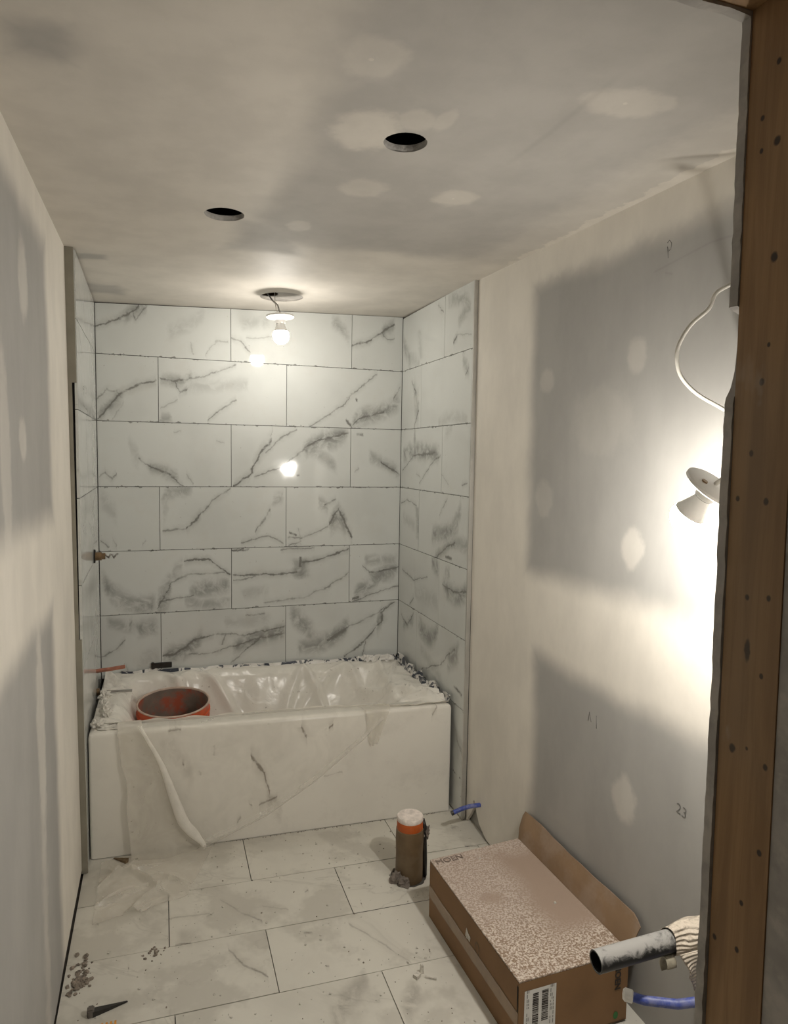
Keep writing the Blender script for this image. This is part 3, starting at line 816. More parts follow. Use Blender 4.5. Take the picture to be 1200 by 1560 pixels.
# ------------------------------------------------------------------ setting: left wall, its tiled end
poly = [(-0.874, floor_z(0) + .020), (-0.874, 2.36), (-3.75, 2.36), (-3.75, floor_z(0) + .002), (-1.52, floor_z(0) + .002), (-1.33, floor_z(0) + .016), (-1.1, floor_z(0) + .020)]
mb = MB().prism(poly, -0.0127, 0.0, 0)
mb.v = [(x + wl_x(z), y, min(z, ceil_z(0) + .002)) for x, y, z in mb.v]
wall_left = structure(mb.build('wall_left', M['wall_left']))


def tl_x(y):
    return -0.0145 * y


MB().box((-0.06, -3.75, 0.0), (-0.034, 0.0, 2.36)).build('gap_shade_backing', M['dark'], wall_left)  # black slab behind the board, painting the shade of its open gaps
MB().hexa([(-0.030, -0.862, 0.05), (0.0015, -0.862, .05), (-0.0105, .0095, .05), (-.030, .0095, .05), (-0.030, -0.862, 2.30), (0.0015, -0.862, 2.30), (-0.0105, .0095, 2.30), (-.030, .0095, 2.30)]).build('backer_board', M['dark'], wall_left)  # board coloured near-black so the slot beside the tiles looks unlit
mb = MB()
for za, zb, w in ((0.085, 0.95, .0205), (0.95, 1.85, .012), (1.85, 2.302, .0265)):
    mb.hexa([(wl_x(za) - .001, -.876, za), (wl_x(za) + w, -.876, za), (wl_x(za) + w, -.866, za), (wl_x(za) - .001, -.866, za),
             (wl_x(zb) - .001, -.876, zb), (wl_x(zb) + w, -.876, zb), (wl_x(zb) + w, -.866, zb), (wl_x(zb) - .001, -.866, zb)])
mb.build('corner_bead', M['bead'], wall_left)
gl = [marble('tile_left_%s' % q, 'left', [], gen=0.22, seed=s, base=(.655, .665, .64)) for q, s in (('soft', 1.2), ('streaked', 5.7), ('pale', 9.4))]
for r in range(7):
    cuts = [-0.001, -0.567, -0.868] if r % 2 == 0 else [-0.001, -0.286, -0.868]
    for ya, yb in zip(cuts, cuts[1:]):
        y0, y1 = yb + G, ya - G
        za = zr[r] + G if r < 6 else 0.085
        zb = zr[r - 1] - G if r else 2.295
        MB().hexa([(tl_x(y0) - .009, y0, za), (tl_x(y0), y0, za), (tl_x(y1), y1, za), (tl_x(y1) - .009, y1, za),
                   (tl_x(y0) - .009, y0, zb), (tl_x(y0), y0, zb), (tl_x(y1), y1, zb), (tl_x(y1) - .009, y1, zb)]).build('wall_tile', gl[(r + (ya < -.1)) % 3], wall_left)

# ------------------------------------------------------------------ setting: front wall with the rough doorway
def jag(a):
    return random.uniform(-a, a)


poly = [(1.561, 0.0), (1.561, 2.330), (-0.02, 2.30), (-0.02, 0.09), (0.06, 0.09), (0.06, 2.245)]
poly += [(0.06 + q * 0.02, 2.2455 + jag(.0014)) for q in range(1, 51)]
z = 2.243
while z > 1.845:
    poly.append((1.078 + jag(.0013), z))
    z -= 0.014
poly += [(1.0775, 1.842), (1.085, 1.838), (1.096, 1.834), (1.097, 1.79), (1.094, 1.75), (1.088, 1.725), (1.080, 1.71)]
z = 1.70
while z > 0.07:
    poly.append((1.0775 + jag(.0013) - 0.004 * smoothstep(1.2, 0.5, z), z))
    z -= 0.016
poly += [(1.076, 0.05)]
mb = MB().prism(poly, -0.0155, 0.0, 1)
mb.v = [(x, y - 2.6685 + 0.011 * z, z) for x, y, z in mb.v]
wall_front = structure(mb.build('wall_front', M['paper']))


def shear_box(x0, x1, z0, z1, ya, sa, yb, sb):
    return MB().hexa([(x0, yb + sb * z0, z0), (x1, yb + sb * z0, z0), (x1, ya + sa * z0, z0), (x0, ya + sa * z0, z0),
                      (x0, yb + sb * z1, z1), (x1, yb + sb * z1, z1), (x1, ya + sa * z1, z1), (x0, ya + sa * z1, z1)])


shear_box(1.0805, 1.119, 0.055, 2.2505, -2.6875, 0.0126, -2.7865, 0.0140).build('jamb_stud', M['wood'], wall_front)
shear_box(1.120, 1.158, 0.055, 2.2505, -2.6875, 0.0126, -2.7865, 0.0140).build('king_stud', M['wood'], wall_front)
shear_box(0.022, 0.0595, 0.085, 2.2505, -2.6875, 0.0126, -2.7865, 0.0140).build('jamb_stud', M['wood'], wall_front)
shear_box(0.022, 1.158, 2.251, 2.289, -2.6875, 0.0126, -2.7865, 0.0140).build('header_beam', M['wood'], wall_front)
mb = shear_box(1.0825, 1.0960, 0.05, 2.33, -2.7870, 0.0140, -3.75, 0.0)
structure(mb.build('wall_hall', M['paper']))

# ------------------------------------------------------------------ bathtub
def rr_ring(x0, x1, y0, y1, r, h, n=6):
    pts = []
    for cx, cy, a0 in ((x1 - r, y1 - r, 0), (x0 + r, y1 - r, 90), (x0 + r, y0 + r, 180), (x1 - r, y0 + r, 270)):
        for q in range(n + 1):
            a = math.radians(a0 + 90 * q / n)
            px, py = cx + r * math.cos(a), cy + r * math.sin(a)
            pts.append((px, py, floor_z(px) + h - .028 * (py + .786) * h / .487))
    return pts


def rim_z(x, y):
    return floor_z(x) + RIM - .028 * (y + .786)



TUB = (0.0145, 1.4860, -0.786, -0.004)
RIM = 0.487
tub = thing('bathtub', (0.75, -0.395, floor_z(.75)), 'white alcove bathtub with a smudged plain apron, under the marble tiles', 'bathtub')
x0, x1, y0, y1 = TUB
rings = [rr_ring(x0, x1, y0, y1, .012, h) for h in (0.002, 0.01, 0.25, RIM - .018)] + \
        [rr_ring(x0 + d, x1 - d, y0 + d, y1 - d, .012, RIM - .018 + e) for d, e in ((.002, .010), (.008, .016), (.018, .018))]
MB().loft(rings, cap=False).build('apron', M['enamel'], tub, True, 35)
ins = [(.018, .018, .018, .018, .012, RIM), (.075, .075, .080, .045, .07, RIM), (.085, .085, .088, .055, .08, RIM - .008), (.10, .095, .10, .065, .09, RIM - .05),
       (.16, .12, .125, .09, .11, .17), (.20, .15, .15, .12, .12, .085), (.26, .2, .2, .17, .12, .062)]
MB().loft([rr_ring(x0 + a, x1 - b, y0 + c, y1 - d, r, h) for a, b, c, d, r, h in ins] + [[(0.75, -0.4, floor_z(.75) + .06)] * 28], cap=False).build('basin', M['enamel'], tub, True, 50)

# ------------------------------------------------------------------ plastic sheet lining and draped over the tub
sheet = thing('plastic_sheet', (0.30, -0.80, floor_z(.3)), 'clear plastic drop sheet lining the bathtub and trailing over its apron onto the floor', 'plastic sheet')
YB = [(0, -.006), (.06, -.05), (.14, -.085), (.35, -.17), (.5, -.30), (.7, -.58), (.86, -.655), (.95, -.694), (1.0, -.704)]
ZB = [(0, .004), (.06, .000), (.14, -.035), (.35, -.30), (.5, -.385), (.7, -.375), (.86, -.20), (.95, -.012), (1.0, .007)]


def liner(s, tt):
    x = 0.022 + s * 1.458
    e = min(smoothstep(0.045, .2, s), smoothstep(.955, .70, s))
    y = lerp(YB, tt) * (1 + .085 * smoothstep(.62, .9, s) * smoothstep(.75, 1, tt))
    dz = lerp(ZB, tt)
    bulge = 0.5 + 0.5 * math.sin(x * 9 + 1.3 * math.sin(y * 8))
    if dz < 0:
        # shallow where the film bridges the back slope
        dz *= e * (0.93 - 0.10 * bulge * smoothstep(.3, .6, s))
    fold = 0.0
    for k, (cx, sl, wd, am) in enumerate(((.42, -1.2, .018, .020), (.62, -1.6, .022, .022), (.86, 1.1, .018, .020), (1.05, -.9, .02, .022), (1.24, -.35, .014, .024), (1.36, .12, .012, .02), (1.43, .45, .012, .02), (.25, 1.5, .02, .02), (.95, 2.4, .03, .02))):
        q = (x - cx - sl * (y + .15)) / wd
        fold += am * math.exp(-q * q)
    env = smoothstep(0.02, .12, tt) * smoothstep(1.0, .88, tt)
    n = nz(x, y, 0.3, 9) * .010 + nz(x, y, 1.3, 24) * .004
    wob = 0.010 * nz(x, 0.0, 5.0, 14) * (1 - env)
    return (x, max(-.77, y - (fold + n) * .6 * env), rim_z(x, y) + dz + (fold + n) * env + 0.004 + wob)


MB().grid(liner, 120, 60).build('tub_lining', M['film_liner'], sheet, True)


FOLDL = [(0.055, .163), (.166, .155), (.272, .145), (.349, .151), (.454, .129), (.588, .115)]
FOLDR = [(0.039, .425), (.106, .432), (.198, .366), (.325, .309), (.463, .258), (.586, .200)]
BOT = [(.12, .085), (.158, .078), (.241, .074), (.425, .072), (.669, .160), (.872, .275), (1.082, .430), (1.167, .505)]


def drape(s, tt):
    rimz = lambda q: floor_z(q) + RIM + .006
    if tt < .15:
        x = .120 + s * 1.045
        y = -.705 - (.787 - .705) * (tt / .15)
        return (x, y, rimz(x) + .003 * nz(x, y, 0, 20))
    q = (tt - .15) / .85
    zt = rimz(.12 + s * 1.045)
    xl = lerp(FOLDL, .588 - q * .53)
    x = xl + s * (1.165 - xl)
    zb = lerp(BOT, x)
    zz = zt + (zb - zt) * q
    y = -.7885 - .004 * q - .010 * (0.5 + .5 * math.sin(x * 26 + zz * 9)) * q - .012 * abs(nz(x, zz, 1.0, 7)) * q - .03 * q * q * smoothstep(.7, .25, x)
    return (x, y, zz)


MB().grid(drape, 90, 40).build('apron_drape', M['film_thin'], sheet, True)


def strip(s, tt):
    zz = .592 - tt * (.592 - .074)
    xl, xr = lerp(FOLDL, zz), lerp(FOLDR, zz)
    x = xl + s * (xr - xl)
    y = -.802 - .035 * tt * tt - .010 * math.sin(s * 7 + tt * 5) * tt - .006 * abs(nz(x, zz, 3, 16))
    if tt < .05:
        y += (1 - tt / .05) * .05
    return (x, y, zz)


MB().grid(strip, 30, 44).build('hanging_fold', M['film'], sheet, True)


def roll(s, tt):
    zz = .590 - tt * (.590 - .10)
    xr = lerp(FOLDR, zz) - .004 + .016 * math.sin(tt * 6) * tt
    a = math.pi * (1.5 * s - .15)
    r = .007 + .019 * smoothstep(.05, .95, tt) * (1 - .75 * smoothstep(.86, 1, tt))
    return (xr + r * math.cos(a) * (1 - .25 * s), -.812 - .036 * tt * tt - r * .8 * math.sin(a), zz + .004 * nz(xr, zz, 1, 25))


MB().grid(roll, 10, 44).build('rolled_edge', film('rolled_film', 0.46, (0.93, 0.90, 0.83)), sheet, True)


def hem(s, tt):
    xa = lerp([(0, .425), (.35, .669), (.6, .872), (.85, 1.082), (1, 1.165)], s)
    zz = lerp(BOT, xa)
    return (xa - .012 * tt, -.802 - .010 * math.sin(tt * 3.14) - .012 * (1 - s), zz + .030 * tt * (1 - .5 * s))


MB().grid(hem, 40, 4).build('turned_hem', film('hem_film', 0.26, (0.93, 0.90, 0.83)), sheet, True)


def on_floor(s, tt):
    x = .055 + s * (.40 - .10 * tt)
    y = -.815 - tt * (.36 - .08 * s) + .03 * nz(s, tt, 0, 3)
    r = 0.0
    for (px, py, ang, wd, am) in ((.12, -1.05, .5, .010, .030), (.21, -1.09, .9, .008, .026), (.15, -1.17, .65, .008, .026), (.22, -.98, 2.2, .009, .030), (.10, -.93, .9, .009, .024), (.32, -1.0, 2.4, .010, .016), (.17, -.90, .2, .009, .02)):
        d = (x - px) * math.sin(ang) - (y - py) * math.cos(ang)
        l = (x - px) * math.cos(ang) + (y - py) * math.sin(ang)
        r += am * math.exp(-(d / wd) ** 2) * math.exp(-(l / .09) ** 2)
    return (x, y, floor_z(x) + .002 + r + .004 * abs(nz(x, y, 0, 14)))


MB().grid(on_floor, 90, 80).build('floor_trail', film('floor_film', 0.30, (0.84, 0.79, 0.70), .2), sheet, True)


def ribbon(path, wid, name, seed, mat, amp=.010, up=(0, 0, 1), n=90):
    pts = [Vector(p) for p in path]

    def fn(s, tt):
        f = s * (len(pts) - 1)
        i = min(int(f), len(pts) - 2)
        p = pts[i].lerp(pts[i + 1], f - i)
        d = Vector((nz(s * 13, tt, seed, 1.0), nz(s * 13, tt + 5, seed, 1.0), nz(s * 13 + 9, tt * 3, seed, 1.0))) * amp
        u = Vector(up)
        return p + u * (tt - .3) * wid * (1 + .5 * nz(s * 9, 0, seed, 1)) + d
    return MB().grid(fn, n, 6).build(name, mat, sheet, True)


zr_ = lambda q: floor_z(q) + RIM - .028 * .77
ribbon([(.09, -.018, zr_(.09) + .006), (.4, -.020, zr_(.4) + .006), (.8, -.020, zr_(.8) + .006), (1.25, -.022, zr_(1.25) + .010), (1.485, -.024, zr_(1.48) + .018)], .022, 'edge_tape', 1.0, M['tape'], .008, (0, .35, .9))
ribbon([(1.485, -.03, zr_(1.48) + .018), (1.472, -.20, zr_(1.48) + .022), (1.468, -.42, zr_(1.48) + .020), (1.474, -.60, zr_(1.48) + .026), (1.476, -.765, zr_(1.48) + .026)], .045, 'edge_tape', 4.0, M['tape'], .020, (.3, 0, .9))
ribbon([(1.25, -.030, zr_(1.25) + .012), (1.35, -.04, zr_(1.35) + .016), (1.47, -.06, zr_(1.45) + .02)], .035, 'edge_tape', 8.0, M['tape'], .012, (0, .2, .9), 40)


def crumple(c, r, seed, sc=(1, 1, 1)):
    bm = bmesh.new()
    bmesh.ops.create_icosphere(bm, subdivisions=3, radius=1.0)
    mb = MB()
    vs = []
    for v in bm.verts:
        d = v.co.normalized()
        k = 0.62 + 0.9 * abs(nz(d.x + seed, d.y, d.z, 1.7)) + .5 * abs(nz(d.x, d.y + seed, d.z, 4.0))
        vs.append((c[0] + d.x * r * k * sc[0], c[1] + d.y * r * k * sc[1], c[2] + d.z * r * k * sc[2]))
    bm.verts.index_update()
    mb.add(vs, [[v.index for v in f.verts] for f in bm.faces])
    bm.free()
    return mb


for (c, r, sd, sc) in (((.040, -.70, .578), .032, 1, (.8, 1.1, .5)), ((.062, -.60, .590), .036, 2, (.6, 1, 1.0)), ((.050, -.50, .580), .030, 3, (.7, 1.3, .8)),
                      ((.045, -.38, .575), .028, 4, (.8, 1, .8)), ((.075, -.735, .566), .026, 5, (1.3, .8, .45)), ((.13, -.740, .568), .024, 6, (1.6, .8, .45))):
    crumple(c, r, sd * 3.7, sc).build('crumpled_edge', M['crumple'], sheet)


def corner(s, tt):
    a = Vector((.028, -.10, .615)).lerp(Vector((.150, -.24, .545)), s)
    b = Vector((.030, -.30, .54)).lerp(Vector((.13, -.36, .47)), s)
    p = a.lerp(b, tt)
    return p + Vector((0, 0, .012 * nz(s * 3, tt * 3, 2, 1)))


MB().grid(corner, 16, 12).build('lifted_corner', M['crumple'], sheet, True)


def tabfn(s, tt):
    x = 1.075 + (s * .14) * (1 - .75 * tt) + .03 * tt
    z = floor_z(x) + RIM + .008
    if tt < .3:
        return (x, -.735 - .062 * tt / .3, z + .002 * nz(x, tt, 0, 30))
    return (x, -.799 - .010 * math.sin(s * 6) * tt, z - .150 * (tt - .3) / .7)


MB().grid(tabfn, 16, 22).build('hanging_tab', M['film'], sheet, True)

# ------------------------------------------------------------------ orange bucket in the tub
bk = thing('bucket', (0.323, -0.350, 0.155), 'orange plastic bucket smeared with mortar, standing in the lined bathtub', 'bucket')
tilt = Matrix.Rotation(math.radians(5), 3, 'X')


def tb(mb):
    b = Vector((0.323, -0.350, 0.155))
    mb.v = [tuple(b + tilt @ (Vector(p) - b)) for p in mb.v]
    return mb


B0 = (0.323, -0.350, 0.155)
H = 0.365
tb(MB().lathe([(0, 0), (.128, 0), (.133, .006), (.149, H - .075), (.1545, H - .072), (.1545, H - .066), (.150, H - .064), (.1505, H - .046), (.157, H - .043), (.157, H - .037), (.151, H - .035), (.152, H - .004), (.152, H)], B0, n=56)).build('body', M['orange'], bk, True, 40)
tb(MB().lathe([(.148, H), (.1475, H - .01), (.142, H - .15), (.128, .05), (.126, .03)], B0, n=56)).build('inner_wall', M['bucket_in'], bk, True, 40)
tb(MB().lathe([(.126, .03), (.09, .036), (.05, .033), (0, .040)], B0, n=40)).build('mortar_residue', M['residue'], bk, True)
tb(MB().lathe([(.152, H - .004), (.1555, H - .002), (.1555, H + .002), (.152, H + .004), (.148, H + .003), (.1475, H - .004)], B0, n=56)).build('lip', M['lip'], bk, True)

# ------------------------------------------------------------------ plumbing on the left end wall of the alcove
v0 = (tl_x(-.3), -.30, 1.165)
vt = thing('shower_valve', v0, 'tarnished shower valve stub high on the left tiled wall', 'valve')
MB().lathe([(0, .001), (.030, .001), (.030, .005), (.024, .006), (0, .006)], v0, (1, 0, 0), 24).build('hole_edge', M['dark'], vt)
MB().lathe([(0, .006), (.018, .006), (.018, .030), (.014, .032), (.014, .045), (0, .045)], v0, (1, 0, 0), 20).build('body', M['brass'], vt, True, 40)
MB().tube([(v0[0] + .045 + q * .007, -.30 + .010 * math.sin(q * 1.9), 1.166 + .009 * math.cos(q * 1.9)) for q in range(8)], .004, 8).build('twisted_wire', M['steel'], vt, True)
c0 = (tl_x(-.3), -.30, .660)
MB().tube([c0, (c0[0] + .06, -.30, .664), (c0[0] + .118, -.302, .671)], .0085, 14).solo('copper_pipe', M['copper'], c0, 'copper pipe stub sticking out of the left tiled wall above the bathtub', 'pipe', smooth=True, angle=50)
r0 = (tl_x(-.3), -.30, .566)
rod = thing('faucet_rod', r0, 'thin grey metal rod sticking out of the left wall beside the bucket', 'rod')
MB().lathe([(0, .001), (.016, .001), (.016, .012), (.009, .014), (0, .014)], r0, (1, 0, 0), 18).build('nut', M['brass'], rod, True, 40)
MB().tube([(r0[0] + .012, -.30, .566), (r0[0] + .145, -.302, .560)], .0052, 10).build('shaft', M['steel'], rod, True, 50)
b0 = (.232, -.001, .574)
cl = thing('tile_clip', b0, 'small black metal clip on the lowest back wall tile joint above the bucket', 'clip')
MB().bevel_box((.232, -.014, .562), (.322, -.001, .588), .002).build('bar', M['black_steel'], cl)
MB().bevel_box((.226, -.018, .560), (.240, -.001, .592), .002).build('end_stop', M['black_steel'], cl)

# ------------------------------------------------------------------ bulb holders
def frame(axis):
    ax = Vector(axis).normalized()
    s = ax.cross(Vector((0, 1, 0))).normalized()
    return ax, s, s.cross(ax)


def lampholder(name, centre, axis, label, glow_mat, R, plate_r, group, lo=0.55):
    """centre of the glowing dome; axis runs from plate to dome"""
    ax = Vector(axis).normalized()
    c = Vector(centre)
    pb = c - ax * (R * 2.55)                      # back of the plate
    root = thing(name, tuple(pb), label, 'lamp', group)
    pr = plate_r
    MB().lathe([(pr * .90, .004), (0, .004), (0, 0), (pr * .93, 0), (pr, .002), (pr, .008), (pr * .93, .011), (pr * .5, .018), (R * .62, .022)], pb, ax, 40).build('holder_plate', M['white_plastic'], root, True, 40)
    MB().lathe([(R * .62, .020), (R * .60, R * .95), (R * .52, R * .95), (R * .52, R * .8)], pb, ax, 28).build('socket', M['white_plastic'], root, True, 40)
    bulb = MB().lathe([(R * .40, R * .85), (R * .48, R * 1.0), (R * .52, R * 1.15), (R * .62, R * 1.45), (R * .74, R * 1.73), (R * math.cos(lo), R * 2.5 - R * math.sin(lo))], pb, ax, 36).build('bulb', M['white_plastic'], root, True, 60)
    MB().lathe([(R * .53, R * 1.00), (R * .545, R * 1.02), (R * .53, R * 1.04)], pb, ax, 28).build('bulb_ring', M['steel'], bulb, True)
    prof = [(R * math.cos(a), R * 2.50 + R * math.sin(a)) for a in [-lo + (math.pi / 2 + lo) * q / 14 for q in range(15)]]
    MB().lathe(prof, pb, ax, 36).build('bulb_dome', glow_mat, bulb, True)
    for q in (-1, 1):
        s = ax.cross(Vector((0, 1, 0))).normalized()
        e = pb - ax * .003 + s * q * pr * .45
        MB().lathe([(0, 0), (.006, 0), (.006, .004), (0, .004)], e, ax, 10).build('terminal_screw', M['brass'], root)
    return root, pb, ax


lamp1, p1, a1 = lampholder('bulb_holder', (.790, -.400, 2.137), (.04, -.04, -1), 'lit bulb in a white holder hanging by wires from the ceiling cut-out over the bathtub', M['glow_ceiling'], .036, .061, 'temporary bulbs')
MB().tube([(.735, -.325, 2.40), (.738, -.335, 2.335), (.757, -.355, 2.300), (.778, -.380, 2.275), (.783, -.39, 2.25), tuple(p1 + Vector((.008, 0, -.002)))], .0035, 8).build('wire', M['steel'], lamp1, True)
MB().tube([(.772, -.31, 2.40), (.773, -.33, 2.32), (.772, -.37, 2.26), tuple(p1 + Vector((-.010, 0, -.002)))], .0016, 6).build('wire', M['cable'], lamp1, True)
lamp2, p2, a2 = lampholder('bulb_holder', (1.307, -2.334, 1.502), (-.21, .592, -.784), 'lit bulb in a white holder dangling on a white cable beside the right wall', M['glow_wall'], .0335, .058, 'temporary bulbs', .22)
cord = [(1.552, -2.25, 2.03), (1.494, -2.247, 2.019), (1.476, -2.242, 2.006), (1.446, -2.233, 1.986), (1.432, -2.231, 1.953), (1.393, -2.221, 1.916), (1.368, -2.216, 1.872), (1.363, -2.218, 1.836),
        (1.373, -2.224, 1.80), (1.405, -2.239, 1.764), (1.464, -2.262, 1.729), (1.480, -2.300, 1.70), (1.455, -2.340, 1.66), (1.400, -2.37, 1.61), tuple(p2 - a2 * .004)]
sm = []
for i in range(len(cord) - 1):
    P = [Vector(cord[max(0, min(len(cord) - 1, i + d))]) for d in (-1, 0, 1, 2)]
    for q in range(5):
        u = q / 5
        sm.append(.5 * ((2 * P[1]) + (P[2] - P[0]) * u + (2 * P[0] - 5 * P[1] + 4 * P[2] - P[3]) * u * u + (3 * P[1] - P[0] - 3 * P[2] + P[3]) * u ** 3))
sm.append(Vector(cord[-1]))
MB().tube(sm, .0044, 10).build('cable', M['cable'], lamp2, True)

# ------------------------------------------------------------------ capped waste pipe in the floor
w0 = (1.146, -1.186, floor_z(1.146) - .009)
wp = thing('waste_pipe', w0, 'brown capped waste pipe with an orange collar standing up from the tiled floor', 'pipe')
f0 = floor_z(1.146)
MB().lathe([(.0505, 0), (.0515, .03), (.0505, .10), (.0525, .155), (.051, .195), (.046, .197)], w0, n=40).build('pipe', M['pipe_brown'], wp, True, 40)
MB().lathe([(.0475, .190), (.0485, .20), (.0485, .232), (.047, .235)], w0, n=40).build('collar', M['cap_orange'], wp, True, 40)
MB().lathe([(.0485, .228), (.0495, .232), (.0495, .240), (.047, .2435), (.044, .2425), (0, .2405)], w0, n=40).build('cap', M['cap_white'], wp, True, 50)
MB().tube([(1.204, -1.200, f0 - .004), (1.203, -1.202, f0 + .06), (1.201, -1.20, f0 + .13), (1.199, -1.20, f0 + .19), (1.194, -1.19, f0 + .215)], .008, 10).build('strap', M['black_steel'], wp, True)
q = crumple((1.207, -1.195, f0 + .165), .020, 11.0, (.7, .8, 1.3))
q.build('mortar_lump', M['residue'], wp)
q = crumple((1.088, -1.212, f0 + .016), .026, 17.0, (.9, .8, .9))
q2 = crumple((1.108, -1.235, f0 + .010), .024, 23.0, (1, .8, .8))
q.add(q2.v, q2.f)
q.build('mortar_collar', M['residue'], wp)

# ------------------------------------------------------------------ blue supply tubes
s0 = (1.5400, -1.000, .170)
tu = thing('supply_tube', s0, 'short blue water tube poking out of the right wall notch near the bathtub', 'tube', None)
MB().tube([s0, (1.48, -1.000, .172), (1.44, -1.000, .166), (1.404, -1.000, .155)], .009, 12).build('tube', M['blue'], tu, True, 50)
MB().lathe([(0, 0), (.0098, 0), (.0098, .010), (0, .010)], (1.398, -1.0, .1535), (.94, 0, .3), 12).build('end_plug', M['black_steel'], tu, True, 40)
s1 = (1.555, -2.335, .405)
tu = thing('supply_tube', s1, 'dusty blue water tube with a white end cap, beside the cardboard box', 'tube', None)
MB().tube([s1, (1.45, -2.325, .394), (1.38, -2.302, .384), (1.32, -2.265, .379), (1.294, -2.243, .380)], .0105, 12).build('tube', M['blue'], tu, True, 50)
dv = Vector((-.75, .62, .03)).normalized()
MB().lathe([(.0105, -.010), (.0140, -.008), (.0145, .008), (.010, .013), (0, .014)], Vector((1.294, -2.243, .380)), dv, 14).build('end_cap', M['white_plastic'], tu, True, 40)

# ------------------------------------------------------------------ black drain stub with a rag around it
d0 = (1.555, -2.252, .500)
dp = thing('drain_pipe', d0, 'black open drain pipe stub dusted with plaster, sticking out over the cardboard box', 'pipe')
rd = .0245
MB().lathe([(rd * .86, .0), (rd, 0), (rd, .356), (rd, .359), (rd * .86, .359), (rd * .86, .20)], d0, (-1, .012, -.03), 32).build('pipe', M['abs_dusty'], dp, True, 40)
MB().lathe([(rd * .86, .358), (rd * .855, .10), (0, .10)], d0, (-1, .012, -.03), 32).build('bore', M['abs'], dp, True, 40)
rg0 = (1.47, -2.25, .475)
rag = thing('rag', rg0, 'ribbed white rag wrapped around the black drain pipe stub at the wall', 'rag')


def sleeve(s, tt):
    a = 2 * math.pi * s
    x = 1.395 + tt * .158
    r = .0285 + .010 * tt + .0035 * math.sin(a * 3 + x * 60) + .004 * nz(math.cos(a), math.sin(a), x * 12, 1.2)
    return (x, -2.250 + r * math.cos(a), .497 + .004 * tt + r * math.sin(a))


MB().grid(sleeve, 40, 24).build('wrapped_cloth', M['rag'], rag, True)


def hang(s, tt):
    x = 1.392 + .030 * tt + s * (.135 - .030 * tt)
    z = .490 - tt * (.045 + .25 * smoothstep(-.1, .75, s))
    y = -2.288 - .010 * math.sin(s * 9 + tt * 4) * tt - .012 * tt
    return (x, y, z)


MB().sheet(hang, 26, 26, .004).build('hanging_end', M['rag'], rag, True)


def curl(s, tt):
    a = -1.2 + 4.6 * tt
    r = .019 - .005 * tt
    return (1.368 + s * .026, -2.268 + r * math.cos(a) * .7, .456 + r * math.sin(a))


MB().sheet(curl, 6, 26, .0025).build('curled_tab', simple('dusty_olive_cloth', (.34, .31, .24), .9, .3, 60), rag, True)

# ------------------------------------------------------------------ cardboard box
FL, FR, NR, NL = Vector((1.133, -1.420)), Vector((1.485, -1.392)), Vector((1.503, -1.985)), Vector((1.154, -1.992))
HB = 0.196
fz = floor_z(1.3) + .003
box = thing('cardboard_box', (1.32, -1.70, fz), 'long dusty brown cardboard box with one flap up, lying along the right wall', 'box')
TH = .004


def wallp(a, b, name, mat, h0=0.0, h1=HB, out=0.0):
    d = (b - a).normalized()
    n = Vector((d.y, -d.x))
    a2, b2 = a + n * out, b + n * out
    ai, bi = a + n * (out - TH), b + n * (out - TH)
    return MB().hexa([(a2.x, a2.y, fz + h0), (b2.x, b2.y, fz + h0), (bi.x, bi.y, fz + h0), (ai.x, ai.y, fz + h0),
                      (a2.x, a2.y, fz + h1), (b2.x, b2.y, fz + h1), (bi.x, bi.y, fz + h1), (ai.x, ai.y, fz + h1)]).build(name, mat, box)


wallp(FL, NL, 'side_panel', M['card'])
wallp(NL, NR, 'end_panel', M['card'])
wallp(NR, FR, 'side_panel', M['card'])
wallp(FR, FL, 'end_panel', M['card'])


def top(s, tt):
    p = FL.lerp(FR, s).lerp(NL.lerp(NR, s), tt)
    sag = -.006 * math.sin(math.pi * s) * math.sin(math.pi * tt) - .0025 * math.exp(-((tt - .5) / .01) ** 2) + .0015 * nz(p.x, p.y, 0, 15)
    e = min(s, 1 - s, tt, 1 - tt)
    return (p.x, p.y, fz + HB + sag * smoothstep(0, .08, e) + .002)


MB().sheet(top, 24, 40, .004).build('top_panel', M['card_top'], box, True, 40)
mb = MB().hexa([(FL.x, FL.y, fz), (FR.x, FR.y, fz), (NR.x, NR.y, fz), (NL.x, NL.y, fz), (FL.x, FL.y, fz + .004), (FR.x, FR.y, fz + .004), (NR.x, NR.y, fz + .004), (NL.x, NL.y, fz + .004)])
mb.build('bottom_panel', M['card'], box)


def flap(s, tt):
    a = FR.lerp(NR, s)
    hgt = .094 * smoothstep(-.06, .03, s) * (1 - .22 * smoothstep(.96, 1.0, s))
    x = lerp([(0, a.x + .001), (.5, a.x + .012), (1, 1.519 + .010 * s)], tt) + .003 * math.sin(s * 9) * tt
    return (x, a.y + tt * (.030 * (1 - s) - .008 * s), fz + HB + .001 + hgt * tt + .004 * nz(s * 4, tt, 0, 2) * tt)


MB().sheet(flap, 40, 10, .004).build('top_flap', M['card_flap'], box, True, 40)
# packing tape on the long side, worn strip and a torn corner slit
dl = (NL - FL).normalized()
nl = Vector((dl.y, -dl.x))


def side_pt(q, h, o):
    p = FL.lerp(NL, q) + nl * o
    return (p.x, p.y, fz + h)


